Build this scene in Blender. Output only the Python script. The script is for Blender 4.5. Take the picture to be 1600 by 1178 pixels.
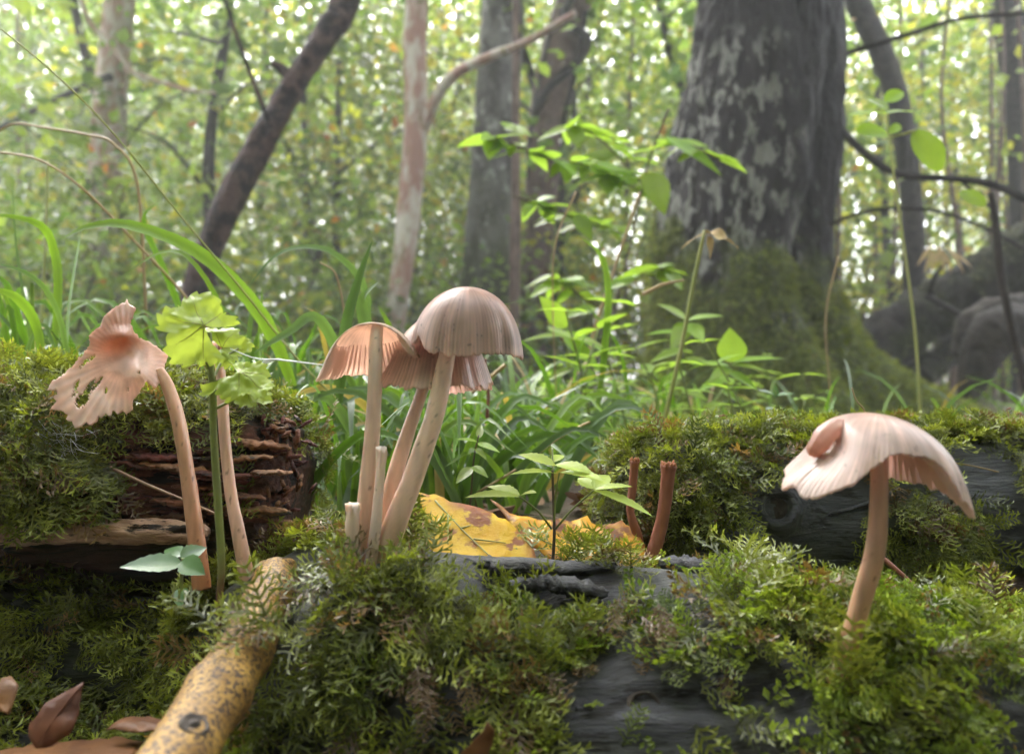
import bpy, math, random
import numpy as np
from mathutils import Vector, geometry

for o in list(bpy.data.objects): bpy.data.objects.remove(o)
SC = bpy.context.scene
COL = SC.collection
R = math.radians
rng = np.random.default_rng(7)
random.seed(7)

# ------------------------------------------------------------------ camera
H = 0.17            # camera height above the forest floor
F = 1210.0          # focal length, in photograph pixels (1600 wide)
cam = bpy.data.cameras.new('camera'); camo = bpy.data.objects.new('camera', cam); COL.objects.link(camo)
camo.location = (0, 0, H); camo.rotation_euler = (R(90), 0, 0)
cam.sensor_width = 36; cam.lens = 36 * F / 1600
cam.clip_start = 0.01; cam.clip_end = 1000
cam.dof.use_dof = True; cam.dof.focus_distance = 0.36; cam.dof.aperture_fstop = 9.5
SC.camera = camo

# ------------------------------------------------------------------ world, sun, exposure
SUN_EL, SUN_ROT = R(52), R(-20)      # high, ahead of the camera and a little to the left
w = bpy.data.worlds.new('World'); SC.world = w; w.use_nodes = True
nt = w.node_tree; nt.nodes.clear()
sky = nt.nodes.new('ShaderNodeTexSky'); sky.sky_type = 'NISHITA'; sky.sun_disc = False
sky.sun_elevation = SUN_EL; sky.sun_rotation = SUN_ROT; sky.air_density = 1.0; sky.dust_density = 4.0; sky.ozone_density = 1.0
hs = nt.nodes.new('ShaderNodeHueSaturation'); hs.inputs['Saturation'].default_value = 0.22
bg = nt.nodes.new('ShaderNodeBackground'); bg.inputs['Strength'].default_value = 0.13
wo = nt.nodes.new('ShaderNodeOutputWorld')
nt.links.new(sky.outputs[0], hs.inputs['Color']); nt.links.new(hs.outputs[0], bg.inputs['Color']); nt.links.new(bg.outputs[0], wo.inputs['Surface'])
sl = bpy.data.lights.new('sun', 'SUN'); sl.energy = 1.5; sl.angle = R(25); sl.color = (1.0, 0.97, 0.94)
so = bpy.data.objects.new('sun', sl); COL.objects.link(so); so.location = (0, 0, 30)
sd = Vector((math.sin(SUN_ROT) * math.cos(SUN_EL), math.cos(SUN_ROT) * math.cos(SUN_EL), math.sin(SUN_EL)))
so.rotation_euler = sd.to_track_quat('Z', 'Y').to_euler()
SC.view_settings.view_transform = 'Standard'; SC.view_settings.look = 'None'
SC.view_settings.exposure = 3.65; SC.view_settings.gamma = 1.0; SC.view_settings.use_curve_mapping = False
cy = SC.cycles
cy.use_denoising = True; cy.denoiser = 'OPENIMAGEDENOISE'
cy.max_bounces = 6; cy.diffuse_bounces = 3; cy.transmission_bounces = 5; cy.glossy_bounces = 2; cy.volume_bounces = 1
cy.adaptive_threshold = .012; cy.sample_clamp_indirect = 6; cy.caustics_reflective = False; cy.caustics_refractive = False

# ------------------------------------------------------------------ helpers
def P(px, py, d):                       # a point at depth d (metres) that the photograph shows at px, py
    return np.array(((px - 800) / F * d, d, H - (py - 589) / F * d))
def PP(l): return np.array([P(*q) for q in l])
def PXY(v):                             # photograph position of world points
    return 800 + v[:, 0] / v[:, 1] * F, 589 + (H - v[:, 2]) / v[:, 1] * F
def unit(v): return v / (np.linalg.norm(v, axis=-1, keepdims=True) + 1e-12)

def _hash(i, j, k):
    n = (i * 374761393 + j * 668265263 + k * 1274126177) & 0x7fffffff
    n = ((n ^ (n >> 13)) * 1103515245 + 12345) & 0x7fffffff
    return ((n ^ (n >> 16)) & 0xffff) / 65535.0
def vnoise(p):
    p = np.asarray(p, float); f = np.floor(p); i = f.astype(np.int64); t = p - f; t = t * t * (3 - 2 * t)
    out = 0
    for a in (0, 1):
        for b in (0, 1):
            for c in (0, 1):
                wgt = (t[..., 0] if a else 1 - t[..., 0]) * (t[..., 1] if b else 1 - t[..., 1]) * (t[..., 2] if c else 1 - t[..., 2])
                out = out + wgt * _hash(i[..., 0] + a, i[..., 1] + b, i[..., 2] + c)
    return out * 2 - 1
def fbm(p, oct=4, gain=.5):
    p = np.asarray(p, float); s = 0; a = 1; n = 0
    for _ in range(oct):
        s = s + a * vnoise(p); n += a; a *= gain; p = p * 2.03 + 11.7
    return s / n

def smooth(pts, n):                     # Catmull-Rom through the control points (any number of columns)
    p = np.asarray(pts, float); p = np.vstack((2 * p[0] - p[1], p, 2 * p[-1] - p[-2]))
    m = len(p) - 3; u = np.linspace(0, m, n); i = np.minimum(u.astype(int), m - 1); t = (u - i)[:, None]
    a, b, c, d = p[i], p[i + 1], p[i + 2], p[i + 3]
    return .5 * (2 * b + (c - a) * t + (2 * a - 5 * b + 4 * c - d) * t * t + (3 * b - a - 3 * c + d) * t ** 3)

def mesh(name, v, faces, mat, smoothf=True, attrs=None):
    me = bpy.data.meshes.new(name); v = np.asarray(v, float)
    if isinstance(faces, np.ndarray):
        k = faces.shape[1]; m = len(faces)
        me.vertices.add(len(v)); me.vertices.foreach_set('co', v.astype(np.float32).ravel())
        me.loops.add(m * k); me.loops.foreach_set('vertex_index', faces.astype(np.int32).ravel())
        me.polygons.add(m); me.polygons.foreach_set('loop_start', np.arange(0, m * k, k, dtype=np.int32))
        me.update(calc_edges=True)
    else:
        me.from_pydata([tuple(x) for x in v], [], [tuple(int(q) for q in f) for f in faces])
    me.polygons.foreach_set('use_smooth', np.full(len(me.polygons), smoothf))
    for an, av in (attrs or {}).items():
        av = np.asarray(av, np.float32)
        if av.ndim == 2:
            a = me.attributes.new(an, 'FLOAT_COLOR', 'POINT'); a.data.foreach_set('color', np.c_[av, np.ones(len(av), np.float32)].ravel() if av.shape[1] == 3 else av.ravel())
        else:
            a = me.attributes.new(an, 'FLOAT', 'POINT'); a.data.foreach_set('value', av)
    if mat: me.materials.append(mat)
    me.update(); return me
def obj(name, v, faces, mat, parent=None, origin=None, smoothf=True, attrs=None):
    v = np.asarray(v, float); loc = np.zeros(3) if origin is None else np.asarray(origin, float)
    o = bpy.data.objects.new(name, mesh(name, v - loc, faces, mat, smoothf, attrs)); COL.objects.link(o)
    if parent is not None:
        o.parent = parent; pl = np.zeros(3); q = parent
        while q is not None: pl += np.array(q.location); q = q.parent
        o.location = loc - pl
    else: o.location = loc
    return o
def child(name, v, f, mat, parent, **k):
    pl = np.zeros(3); q = parent
    while q is not None: pl += np.array(q.location); q = q.parent
    return obj(name, v, f, mat, parent, origin=pl, **k)
def thing(name, label, cat, loc=(0, 0, 0), group=None):
    o = bpy.data.objects.new(name, None); COL.objects.link(o); o.location = tuple(loc); o.empty_display_size = .02
    return tag(o, label, cat, group)
def tag(o, label=None, cat=None, group=None, kind=None):
    if label: o['label'] = label
    if cat: o['category'] = cat
    if group: o['group'] = group
    if kind: o['kind'] = kind
    return o
def dup(o, loc, rz=0, sc=1.0, label=None, group=None):
    r = o.copy(); COL.objects.link(r); r.location = loc; r.rotation_euler = (0, 0, rz); r.scale = (sc,) * 3 if np.isscalar(sc) else sc
    if label: r['label'] = label
    if group: r['group'] = group
    for ch in list(o.children):
        c = ch.copy(); COL.objects.link(c); c.parent = r
        for g in ch.children:
            d = g.copy(); COL.objects.link(d); d.parent = c
    return r

def tube(pts, rad, seg=12, disp=None, cap=True, start=None):
    p = np.asarray(pts, float); n = len(p); rad = np.broadcast_to(np.asarray(rad, float), (n,))
    t = unit(np.gradient(p, axis=0)); u = np.zeros((n, 3))
    a = np.array((0, 0, 1.)) if abs(t[0, 2]) < .9 else np.array((0, -1., 0))
    if start is not None: a = np.asarray(start, float)
    u[0] = unit(a - t[0] * (a @ t[0]))
    for i in range(1, n):
        x = u[i - 1] - t[i] * (u[i - 1] @ t[i]); u[i] = unit(x)
    b = np.cross(t, u); th = np.linspace(0, 2 * np.pi, seg, endpoint=False)
    nr = u[:, None] * np.cos(th)[None, :, None] + b[:, None] * np.sin(th)[None, :, None]
    v = p[:, None] + nr * rad[:, None, None]
    if disp is not None: v = v + nr * disp(v, nr, np.linspace(0, 1, n)[:, None], th[None, :])[..., None]
    f = []
    i, j = np.meshgrid(np.arange(n - 1), np.arange(seg), indexing='ij'); j2 = (j + 1) % seg
    f = np.stack((i * seg + j, i * seg + j2, (i + 1) * seg + j2, (i + 1) * seg + j), -1).reshape(-1, 4)
    v = v.reshape(-1, 3)
    if cap:
        v = np.vstack((v, p[0], p[-1])); k = n * seg; jj = np.arange(seg); j2 = (jj + 1) % seg
        f = [tuple(q) for q in f] + [(k, b_, a_) for a_, b_ in zip(jj, j2)] + [(k + 1, (n - 1) * seg + a_, (n - 1) * seg + b_) for a_, b_ in zip(jj, j2)]
    return v, f
def quads(f): return np.array([q if len(q) == 4 else (q[0], q[1], q[2], q[2]) for q in f]) if not isinstance(f, np.ndarray) else f
def join(parts):
    V, Fc, o = [], [], 0
    for v, f in parts:
        V.append(np.asarray(v)); Fc += [tuple(int(x) + o for x in q) for q in f]; o += len(v)
    return np.vstack(V), Fc

def leaf(base, tip, width, up=(0, 0, 1), n=10, curl=.12, fold=.18, serr=0., shape='ovate', teeth=10, twist=0., wave=0.):
    base = np.asarray(base, float); tip = np.asarray(tip, float); ax = tip - base; L = np.linalg.norm(ax); ax = ax / L
    up = np.asarray(up, float); up = unit(up - ax * (up @ ax)); sd_ = np.cross(ax, up)
    if twist: up, sd_ = up * math.cos(twist) + sd_ * math.sin(twist), sd_ * math.cos(twist) - up * math.sin(twist)
    t = np.linspace(0, 1, n)
    if shape == 'ovate': wd = np.sin(np.pi * t ** .72) ** .85 * (1 - .25 * t)
    elif shape == 'lance': wd = np.sin(np.pi * t ** .85) ** .95
    elif shape == 'round': wd = np.sin(np.pi * np.clip(t * .96 + .02, 0, 1)) ** .55
    elif shape == 'obovate': wd = np.sin(np.pi * t ** 1.35) ** .8
    else: wd = np.minimum(1, t * 9) * (1 - t ** 2.2)
    wd = np.maximum(wd, .02)
    if serr: wd = wd * (1 - serr * ((t * teeth) % 1.0))
    cols = np.array((-1, -.5, 0, .5, 1)); z = -curl * L * (t ** 2)
    V = base + ax * (L * t)[:, None, None] + sd_ * (wd[:, None] * cols[None] * width / 2)[..., None]
    V = V + up * (z[:, None] + fold * width * .5 * wd[:, None] * np.abs(cols)[None] + wave * width * np.sin(t * 9 + 1)[:, None] * cols[None])[..., None]
    i, j = np.meshgrid(np.arange(n - 1), np.arange(4), indexing='ij')
    f = np.stack((i * 5 + j, i * 5 + j + 1, (i + 1) * 5 + j + 1, (i + 1) * 5 + j), -1).reshape(-1, 4)
    return V.reshape(-1, 3), f
def blade(pts, width, up=(0, -.3, 1), n=16, fold=.25, roll=0.):          # a grass blade along control points
    p = smooth(pts, n); t = unit(np.gradient(p, axis=0)); up = np.asarray(up, float)
    s = unit(np.cross(t, up)); nn = np.cross(s, t); u = np.linspace(0, 1, n)
    if roll: s = s * math.cos(roll) + nn * math.sin(roll); nn = np.cross(s, t)
    wd = width / 2 * np.minimum(1, .45 + u * 3) * (1 - u ** 3) + width * .01
    V = np.stack((p - s * wd[:, None] + nn * (fold * wd)[:, None], p, p + s * wd[:, None] + nn * (fold * wd)[:, None]), 1)
    i, j = np.meshgrid(np.arange(n - 1), np.arange(2), indexing='ij')
    f = np.stack((i * 3 + j, i * 3 + j + 1, (i + 1) * 3 + j + 1, (i + 1) * 3 + j), -1).reshape(-1, 4)
    return V.reshape(-1, 3), f
def inside(poly, q):
    x, y = q[:, 0], q[:, 1]; r = np.zeros(len(q), bool); n = len(poly)
    for i in range(n):
        x1, y1 = poly[i]; x2, y2 = poly[(i + 1) % n]
        c = ((y1 > y) != (y2 > y)) & (x < (x2 - x1) * (y - y1) / (y2 - y1 + 1e-12) + x1); r ^= c
    return r
def sheet(outline, h, hole=None, jag=0.):                               # triangulated 2-D outline with inner points
    o = np.asarray(outline, float); pts = []
    for i in range(len(o)):
        a, b = o[i], o[(i + 1) % len(o)]; m = max(1, int(np.linalg.norm(b - a) / h))
        for k in range(m): pts.append(a + (b - a) * k / m + (rng.normal(0, jag, 2) if jag else 0))
    pts = np.array(pts); nb = len(pts)
    lo, hi = pts.min(0), pts.max(0); gx, gy = np.meshgrid(np.arange(lo[0], hi[0], h), np.arange(lo[1], hi[1], h))
    g = np.c_[gx.ravel(), gy.ravel()] + rng.uniform(-.25, .25, (gx.size, 2)) * h; g = g[inside(pts, g)]
    # keep clear of the outline
    if len(g):
        dmin = np.min(np.linalg.norm(g[:, None] - pts[None], axis=2), 1); g = g[dmin > h * .5]
    allp = np.vstack((pts, g)); edges = [(i, (i + 1) % nb) for i in range(nb)]
    r = geometry.delaunay_2d_cdt([Vector(q) for q in allp], edges, [], 0, 1e-9)
    v = np.array([tuple(q) for q in r[0]]); f = np.array([q for q in r[2] if len(q) == 3])
    c = v[f].mean(1); ok = inside(pts, c)
    if hole is not None: ok &= ~hole(c)
    return v, f[ok]

# ------------------------------------------------------------------ materials
def material(name, c1, c2=None, scale=20, lo=.35, hi=.65, rough=.6, spec=.3, trans=0., tcol=None, attr=None, attr_mode='MIX', objvar=0., bump=0., bscale=200, stretch=(1, 1, 1), detail=5, c3=None, s3=60, lo3=.6, hi3=.68, sss=0., coord='Object', bdist=.002, fattr=None):
    m = bpy.data.materials.new(name); m.use_nodes = True; t = m.node_tree; N = t.nodes; N.clear(); L = t.links.new
    out = N.new('ShaderNodeOutputMaterial'); pb = N.new('ShaderNodeBsdfPrincipled')
    pb.inputs['Roughness'].default_value = rough; pb.inputs['Specular IOR Level'].default_value = spec
    tc = N.new('ShaderNodeTexCoord'); mp = N.new('ShaderNodeMapping'); mp.inputs['Scale'].default_value = stretch; L(tc.outputs[coord], mp.inputs[0])
    def noise(s, d=detail, rough_=.6):
        n = N.new('ShaderNodeTexNoise'); n.inputs['Scale'].default_value = s; n.inputs['Detail'].default_value = d; n.inputs['Roughness'].default_value = rough_; L(mp.outputs[0], n.inputs['Vector']); return n.outputs['Fac']
    def ramp(src, a, b):
        r = N.new('ShaderNodeMapRange'); r.inputs['From Min'].default_value = a; r.inputs['From Max'].default_value = b; L(src, r.inputs['Value']); return r.outputs[0]
    def mix(fac, a, b, mode='MIX'):
        x = N.new('ShaderNodeMix'); x.data_type = 'RGBA'; x.blend_type = mode
        for s, val in ((x.inputs[0], fac), (x.inputs[6], a), (x.inputs[7], b)):
            if isinstance(val, (int, float)): s.default_value = val
            elif isinstance(val, tuple): s.default_value = (*val, 1)
            else: L(val, s)
        return x.outputs[2]
    col = c1
    if c2: col = mix(ramp(noise(scale), lo, hi), c1, c2)
    if c3: col = mix(ramp(noise(s3, 6, .65), lo3, hi3), col, c3)
    if fattr:                                   # (attribute, colour): blend towards a second colour along a vertex attribute
        for an, fc in fattr:
            a = N.new('ShaderNodeAttribute'); a.attribute_name = an; col = mix(a.outputs['Fac'], col, fc)
    if attr:
        a = N.new('ShaderNodeAttribute'); a.attribute_name = attr
        col = a.outputs['Color'] if attr_mode == 'SET' else mix(1.0, col, a.outputs['Color'], 'MULTIPLY')
    if objvar:
        oi = N.new('ShaderNodeObjectInfo'); h_ = N.new('ShaderNodeHueSaturation')
        r1 = N.new('ShaderNodeMapRange'); r1.inputs['To Min'].default_value = 1 - objvar; r1.inputs['To Max'].default_value = 1 + objvar; L(oi.outputs['Random'], r1.inputs['Value'])
        r2 = N.new('ShaderNodeMapRange'); r2.inputs['To Min'].default_value = .5 - objvar * .06; r2.inputs['To Max'].default_value = .5 + objvar * .06; L(oi.outputs['Random'], r2.inputs['Value'])
        if isinstance(col, tuple): h_.inputs['Color'].default_value = (*col, 1)
        else: L(col, h_.inputs['Color'])
        L(r1.outputs[0], h_.inputs['Value']); L(r2.outputs[0], h_.inputs['Hue']); col = h_.outputs[0]
    if isinstance(col, tuple): pb.inputs['Base Color'].default_value = (*col, 1)
    else: L(col, pb.inputs['Base Color'])
    if sss:
        pb.inputs['Subsurface Weight'].default_value = sss; pb.inputs['Subsurface Radius'].default_value = (1, .45, .3); pb.inputs['Subsurface Scale'].default_value = .003
    if bump:
        bn = N.new('ShaderNodeBump'); bn.inputs['Strength'].default_value = bump; bn.inputs['Distance'].default_value = bdist; L(noise(bscale, 8, .65), bn.inputs['Height']); L(bn.outputs[0], pb.inputs['Normal'])
    sh = pb.outputs[0]
    if trans:
        tr = N.new('ShaderNodeBsdfTranslucent'); ms = N.new('ShaderNodeMixShader'); ms.inputs[0].default_value = trans
        if tcol is not None and not attr: tr.inputs['Color'].default_value = (*tcol, 1)
        elif isinstance(col, tuple): tr.inputs['Color'].default_value = (*col, 1)
        else:
            g = mix(1.0, col, tcol or (1.0, 1.0, 1.0), 'MULTIPLY'); L(g, tr.inputs['Color'])
        L(sh, ms.inputs[1]); L(tr.outputs[0], ms.inputs[2]); sh = ms.outputs[0]
    L(sh, out.inputs['Surface']); return m

M = {}
M['moss'] = material('moss', (1, 1, 1), attr='Col', attr_mode='SET', rough=.4, spec=.5, trans=.35, tcol=(1.25, 1.3, .7))
M['leafcloud'] = material('foliage', (1, 1, 1), attr='Col', attr_mode='SET', rough=.45, spec=.4, trans=.5, tcol=(1.35, 1.42, .75), objvar=.25)
M['grass'] = material('grass', (1, 1, 1), attr='Col', attr_mode='SET', rough=.38, spec=.45, trans=.4, tcol=(1.4, 1.5, .5))
M['wood_front'] = material('wet_dark_wood', (.012, .012, .015), (.085, .085, .10), scale=150, lo=.3, hi=.75, stretch=(.16, 1, 1), rough=.5, spec=.35, bump=1., bscale=190, c3=(.005, .004, .004), s3=120, lo3=.52, hi3=.58, fattr=(('moss', (.022, .026, .007)),), bdist=.004)
M['wood_back'] = material('wet_grey_wood', (.026, .027, .034), (.095, .098, .115), scale=110, lo=.3, hi=.75, stretch=(.16, 1, 1), rough=.48, spec=.4, bump=1., bscale=190, c3=(.007, .006, .006), s3=110, lo3=.56, hi3=.61, fattr=(('moss', (.024, .028, .008)),), bdist=.004)
M['wood_rot'] = material('rotten_wood', (.026, .011, .008), (.16, .060, .040), scale=120, lo=.3, hi=.7, stretch=(.12, 1, 1), rough=.6, spec=.25, bump=1., bscale=240, c3=(.005, .003, .003), s3=130, lo3=.52, hi3=.58, fattr=(('moss', (.022, .024, .007)),), bdist=.004)
M['splinter'] = material('splintered_wood', (.050, .019, .012), (.26, .10, .060), scale=150, lo=.3, hi=.7, stretch=(.12, 1, 1), rough=.55, spec=.3, bump=1., bscale=300, c3=(.010, .006, .005), s3=190, lo3=.54, hi3=.6, objvar=.5)
M['stick_bark'] = material('stick_bark', (.27, .15, .10), (.50, .33, .235), scale=160, stretch=(.3, 1, 1), rough=.6, bump=1., bscale=300, c3=(.02, .012, .009), s3=200, lo3=.52, hi3=.58, bdist=.003)
M['stick_yellow'] = material('yellow_branch_bark', (.16, .080, .018), (.37, .215, .048), scale=90, rough=.5, bump=.6, bscale=420, c3=(.045, .024, .014), s3=700, lo3=.49, hi3=.56, bdist=.0012)
M['knot'] = material('knot_dark', (.022, .016, .014), (.06, .045, .035), scale=120, rough=.6, bump=.8, bscale=260)
CAPC, CAPR = (.50, .31, .255), (.80, .65, .615)
M['cap'] = material('mushroom_cap', CAPC, attr='Col', attr_mode='SET', rough=.30, spec=.5, trans=.55, tcol=(1.08, .98, .94), bump=.15, bscale=500, bdist=.0006)
M['gill'] = material('mushroom_gill', (.76, .62, .57), (.70, .55, .50), scale=150, rough=.6, spec=.2, trans=.5, tcol=(.82, .68, .63))
M['stem'] = material('mushroom_stem', (.58, .36, .28), attr='Col', attr_mode='SET', rough=.34, spec=.5, sss=.35, bump=.2, bscale=300, stretch=(1, 1, .15), bdist=.0008)
M['stalk'] = material('brown_stalk', (.17, .058, .034), (.26, .095, .055), scale=140, stretch=(1, 1, .2), rough=.6, bump=.6, bscale=300, bdist=.001)
M['stalk_top'] = material('stalk_fibres', (.34, .13, .05), (.20, .07, .03), scale=300, rough=.7)
M['leaf_lime'] = material('lime_leaf', (.33, .42, .055), (.26, .36, .045), scale=90, rough=.42, spec=.4, trans=.45, tcol=(.42, .52, .06), c3=(.30, .16, .03), s3=170, lo3=.70, hi3=.74, bump=.3, bscale=240, bdist=.001)
M['leaf_green'] = material('fresh_green_leaf', (.15, .25, .03), (.22, .33, .04), scale=60, rough=.4, spec=.4, trans=.5, tcol=(.34, .52, .045), objvar=.3, c3=(.24, .17, .03), s3=38, lo3=.64, hi3=.70, bump=.4, bscale=160, bdist=.001)
M['leaf_dark'] = material('dark_glossy_leaf', (.075, .15, .055), (.11, .20, .085), scale=120, rough=.25, spec=.6, trans=.25, tcol=(.12, .24, .05))
M['vein'] = material('leaf_vein', (.20, .20, .04), rough=.5)
M['leaf_yellow'] = material('yellow_fallen_leaf', (.48, .27, .010), (.50, .35, .018), scale=60, rough=.5, spec=.15, trans=.3, tcol=(.6, .36, .01), c3=(.17, .055, .018), s3=75, lo3=.55, hi3=.60, bump=.8, bscale=220, bdist=.0015, fattr=(('rim', (.22, .08, .035)),))
M['leaf_orange'] = material('amber_fallen_leaf', (.47, .20, .008), (.48, .29, .015), scale=80, rough=.45, spec=.2, trans=.3, tcol=(.6, .28, .008), c3=(.10, .03, .008), s3=130, lo3=.52, hi3=.60, bump=.5, bscale=200, bdist=.001, fattr=(('rim', (.20, .08, .03)),))
M['leaf_brown'] = material('brown_dead_leaf', (.075, .030, .012), (.15, .065, .022), scale=60, rough=.5, spec=.2, trans=.1, bump=.4, bscale=150, objvar=.3, bdist=.001)
M['litter'] = material('leaf_litter', (1, 1, 1), attr='Col', attr_mode='SET', rough=.5, spec=.4, trans=.1)
M['stem_green'] = material('green_stem', (.17, .20, .05), (.13, .15, .05), scale=60, rough=.45, fattr=(('red', (.085, .03, .025)),))
M['stem_dark'] = material('brown_plant_stem', (.06, .04, .03), (.10, .075, .045), scale=60, rough=.5)
M['straw'] = material('dry_straw', (.42, .31, .16), (.33, .22, .10), scale=60, rough=.5, trans=.15, tcol=(.4, .3, .15))
M['straw_green'] = material('green_straw', (.26, .30, .09), (.34, .33, .13), scale=30, rough=.5, trans=.2, tcol=(.35, .40, .1))
M['twig'] = material('thin_twig', (.36, .25, .17), (.2, .12, .08), scale=120, rough=.5)
M['twig_red'] = material('reddish_twig', (.15, .05, .035), (.22, .09, .06), scale=120, rough=.5)
M['twig_dark'] = material('dark_twig', (.05, .038, .032), (.085, .065, .05), scale=40, rough=.6)
M['web'] = material('spider_silk', (.85, .87, .9), rough=.4, spec=.5, trans=.3, tcol=(.8, .8, .85))
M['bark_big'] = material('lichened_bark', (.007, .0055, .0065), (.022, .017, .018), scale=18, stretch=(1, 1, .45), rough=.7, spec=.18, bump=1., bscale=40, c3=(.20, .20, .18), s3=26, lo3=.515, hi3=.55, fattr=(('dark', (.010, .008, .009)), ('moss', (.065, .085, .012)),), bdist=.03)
M['bark_lean'] = material('dark_scaly_bark', (.010, .007, .007), (.065, .036, .032), scale=22, lo=.42, hi=.58, rough=.7, spec=.15, bump=1., bscale=60, bdist=.02)
M['bark_pale'] = material('pale_bark', (.26, .15, .12), (.40, .37, .32), scale=12, lo=.42, hi=.58, stretch=(1, 1, .5), rough=.7, spec=.2, bump=.8, bscale=40, c3=(.15, .13, .06), s3=14, lo3=.56, hi3=.66, bdist=.02)
M['bark_grey'] = material('grey_lichen_bark', (.032, .028, .026), (.13, .128, .12), scale=9, lo=.4, hi=.62, stretch=(1, 1, .6), rough=.7, spec=.18, bump=.9, bscale=40, c3=(.26, .27, .25), s3=12, lo3=.58, hi3=.64, fattr=(('moss', (.032, .038, .010)),), bdist=.03)
M['bark_brown'] = material('brown_bark', (.06, .038, .032), (.13, .088, .074), scale=14, rough=.7, spec=.18, bump=.7, bscale=30, c3=(.06, .045, .04), s3=10, bdist=.02)
M['bark_dark'] = material('dark_bark', (.008, .007, .007), (.030, .024, .022), scale=18, rough=.7, spec=.18, bump=.9, bscale=40, fattr=(('moss', (.028, .035, .008)),), bdist=.02)  # plain dark bark colour, blended to green along the moss attribute
M['bark_dead'] = material('weathered_dead_wood', (.012, .0095, .0085), (.032, .024, .020), scale=20, rough=.65, spec=.2, bump=.6, bscale=40, bdist=.01)
M['soil'] = material('forest_soil', (.035, .024, .018), (.085, .055, .038), scale=9, rough=.8, bump=.8, bscale=30, c3=(.07, .085, .025), s3=3, lo3=.5, hi3=.65, bdist=.02)

# ------------------------------------------------------------------ the ground
GY = [-120, -.3, .15, .30, .36, .40, .7, 1.0, 1.5, 2.2, 3.0, 6, 12, 120]
GZ = [0, -.005, -.02, -.02, .03, .072, .07, .052, .026, .01, 0, 0, 0, 0]
def gz(x, y):
    x = np.asarray(x, float); y = np.asarray(y, float)
    z = np.interp(y, GY, GZ); far = np.clip((np.hypot(x, y) - 1.5) / 4, 0, 1)
    p = np.stack((x, y, np.zeros_like(x)), -1)
    return z + .012 * fbm(p * 4.0, 3) * np.clip((y - .35) * 3, 0, 1) + far * (.10 * fbm(p * .45 + 5, 3) - .03)
def grid(xs, ys):
    X, Y = np.meshgrid(xs, ys); i, j = np.meshgrid(np.arange(len(ys) - 1), np.arange(len(xs) - 1), indexing='ij'); n = len(xs)
    return np.c_[X.ravel(), Y.ravel(), gz(X, Y).ravel()], np.stack((i * n + j, i * n + j + 1, (i + 1) * n + j + 1, (i + 1) * n + j), -1).reshape(-1, 4)
s = np.linspace(-1, 1, 161); ax = np.sign(s) * (np.abs(s) ** 3.2) * 90
v, f = grid(ax, ax + 0.8)
tag(obj('ground', v, f, M['soil']), 'brown forest floor of soil and rotting leaves under the trees', 'ground', kind='structure')

# ------------------------------------------------------------------ moss fronds
def frond_feather(nb, seed):
    g = np.random.default_rng(seed); V, T, C = [], [], []
    def arc(t): return np.array((0, t, .16 * math.sin(t * 2.6) - .22 * t * t))
    def tri(a, b, c, ca, cb, cc):
        k = len(V); V.extend((a, b, c)); T.append((k, k + 1, k + 2)); C.extend((ca, cb, cc))
    for k in range(4):
        t0, t1 = k / 4, (k + 1) / 4; a, b = arc(t0), arc(t1); wv = np.array((.022 * (1 - t0) + .008, 0, 0))
        tri(a - wv, a + wv, b, t0 * .6, t0 * .6, t1 * .6)
    for k in range(nb):
        t = .06 + .92 * k / nb; p = arc(t); l = (.36 * math.sin(math.pi * (.16 + .80 * t)) ** .8) * g.uniform(.75, 1.15)
        for s_ in (-1, 1):
            a = R(g.uniform(42, 62)); dr = np.array((s_ * math.sin(a), math.cos(a), g.uniform(-.45, .55))); dr /= np.linalg.norm(dr)
            pe = np.cross(dr, (0, 0, 1)); e = p + dr * l + np.array((0, 0, -.10 * l)); c0 = .25 + .5 * t
            wd = .034
            tri(p - pe * wd * .6, p + pe * wd * .6, e, c0 * .6, c0 * .6, c0 + .3)
            for q, ss in ((.28, -1), (.5, 1), (.72, -1)):
                b = p + (e - p) * q; ln = .10 * (1.15 - q * .4); d2 = dr * g.uniform(.8, 1.2) + pe * ss * g.uniform(.35, .75) + np.array((0, 0, g.uniform(-.35, .7)))
                tri(b - dr * .035, b + dr * .05, b + d2 * ln, c0 * .8, c0 * .8, c0 + .35)
    return np.array(V), np.array(T), np.clip(np.array(C), 0, 1)
def frond_leafy(nl, seed):
    g = np.random.default_rng(seed); V, T, C = [], [], []
    def arc(t): return np.array((0, t * .95, .35 * t - .30 * t * t))
    for k in range(nl):
        t = .12 + .86 * k / nl; p = arc(t); s_ = 1 if k % 2 else -1; l = .26 * (1.1 - .5 * t) * g.uniform(.8, 1.15)
        a = R(g.uniform(40, 75)); dr = np.array((s_ * math.sin(a), math.cos(a), g.uniform(-.1, .5))); dr /= np.linalg.norm(dr)
        pe = np.cross(dr, (0, 0, 1)); pe /= np.linalg.norm(pe); m = p + dr * l * .5; i = len(V)
        V += [p, m + pe * l * .27 + np.array((0, 0, .03)), p + dr * l, m - pe * l * .27 + np.array((0, 0, .03)), m - np.array((0, 0, .02))]
        T += [(i, i + 4, i + 1), (i + 1, i + 4, i + 2), (i + 2, i + 4, i + 3), (i + 3, i + 4, i)]; C += [.3, .7, .9, .7, .5]
    i = len(V); V += [(-.02, 0, 0), (.02, 0, 0), arc(1)]; T.append((i, i + 1, i + 2)); C += [.1, .1, .5]
    return np.array(V), np.array(T), np.clip(np.array(C), 0, 1)
FEATHER = [frond_feather(nb, sd_) for nb, sd_ in ((9, 1), (10, 2), (8, 3), (9, 4))]
LEAFY = [frond_leafy(nb, sd_) for nb, sd_ in ((9, 5), (11, 6), (8, 7))]
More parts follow.
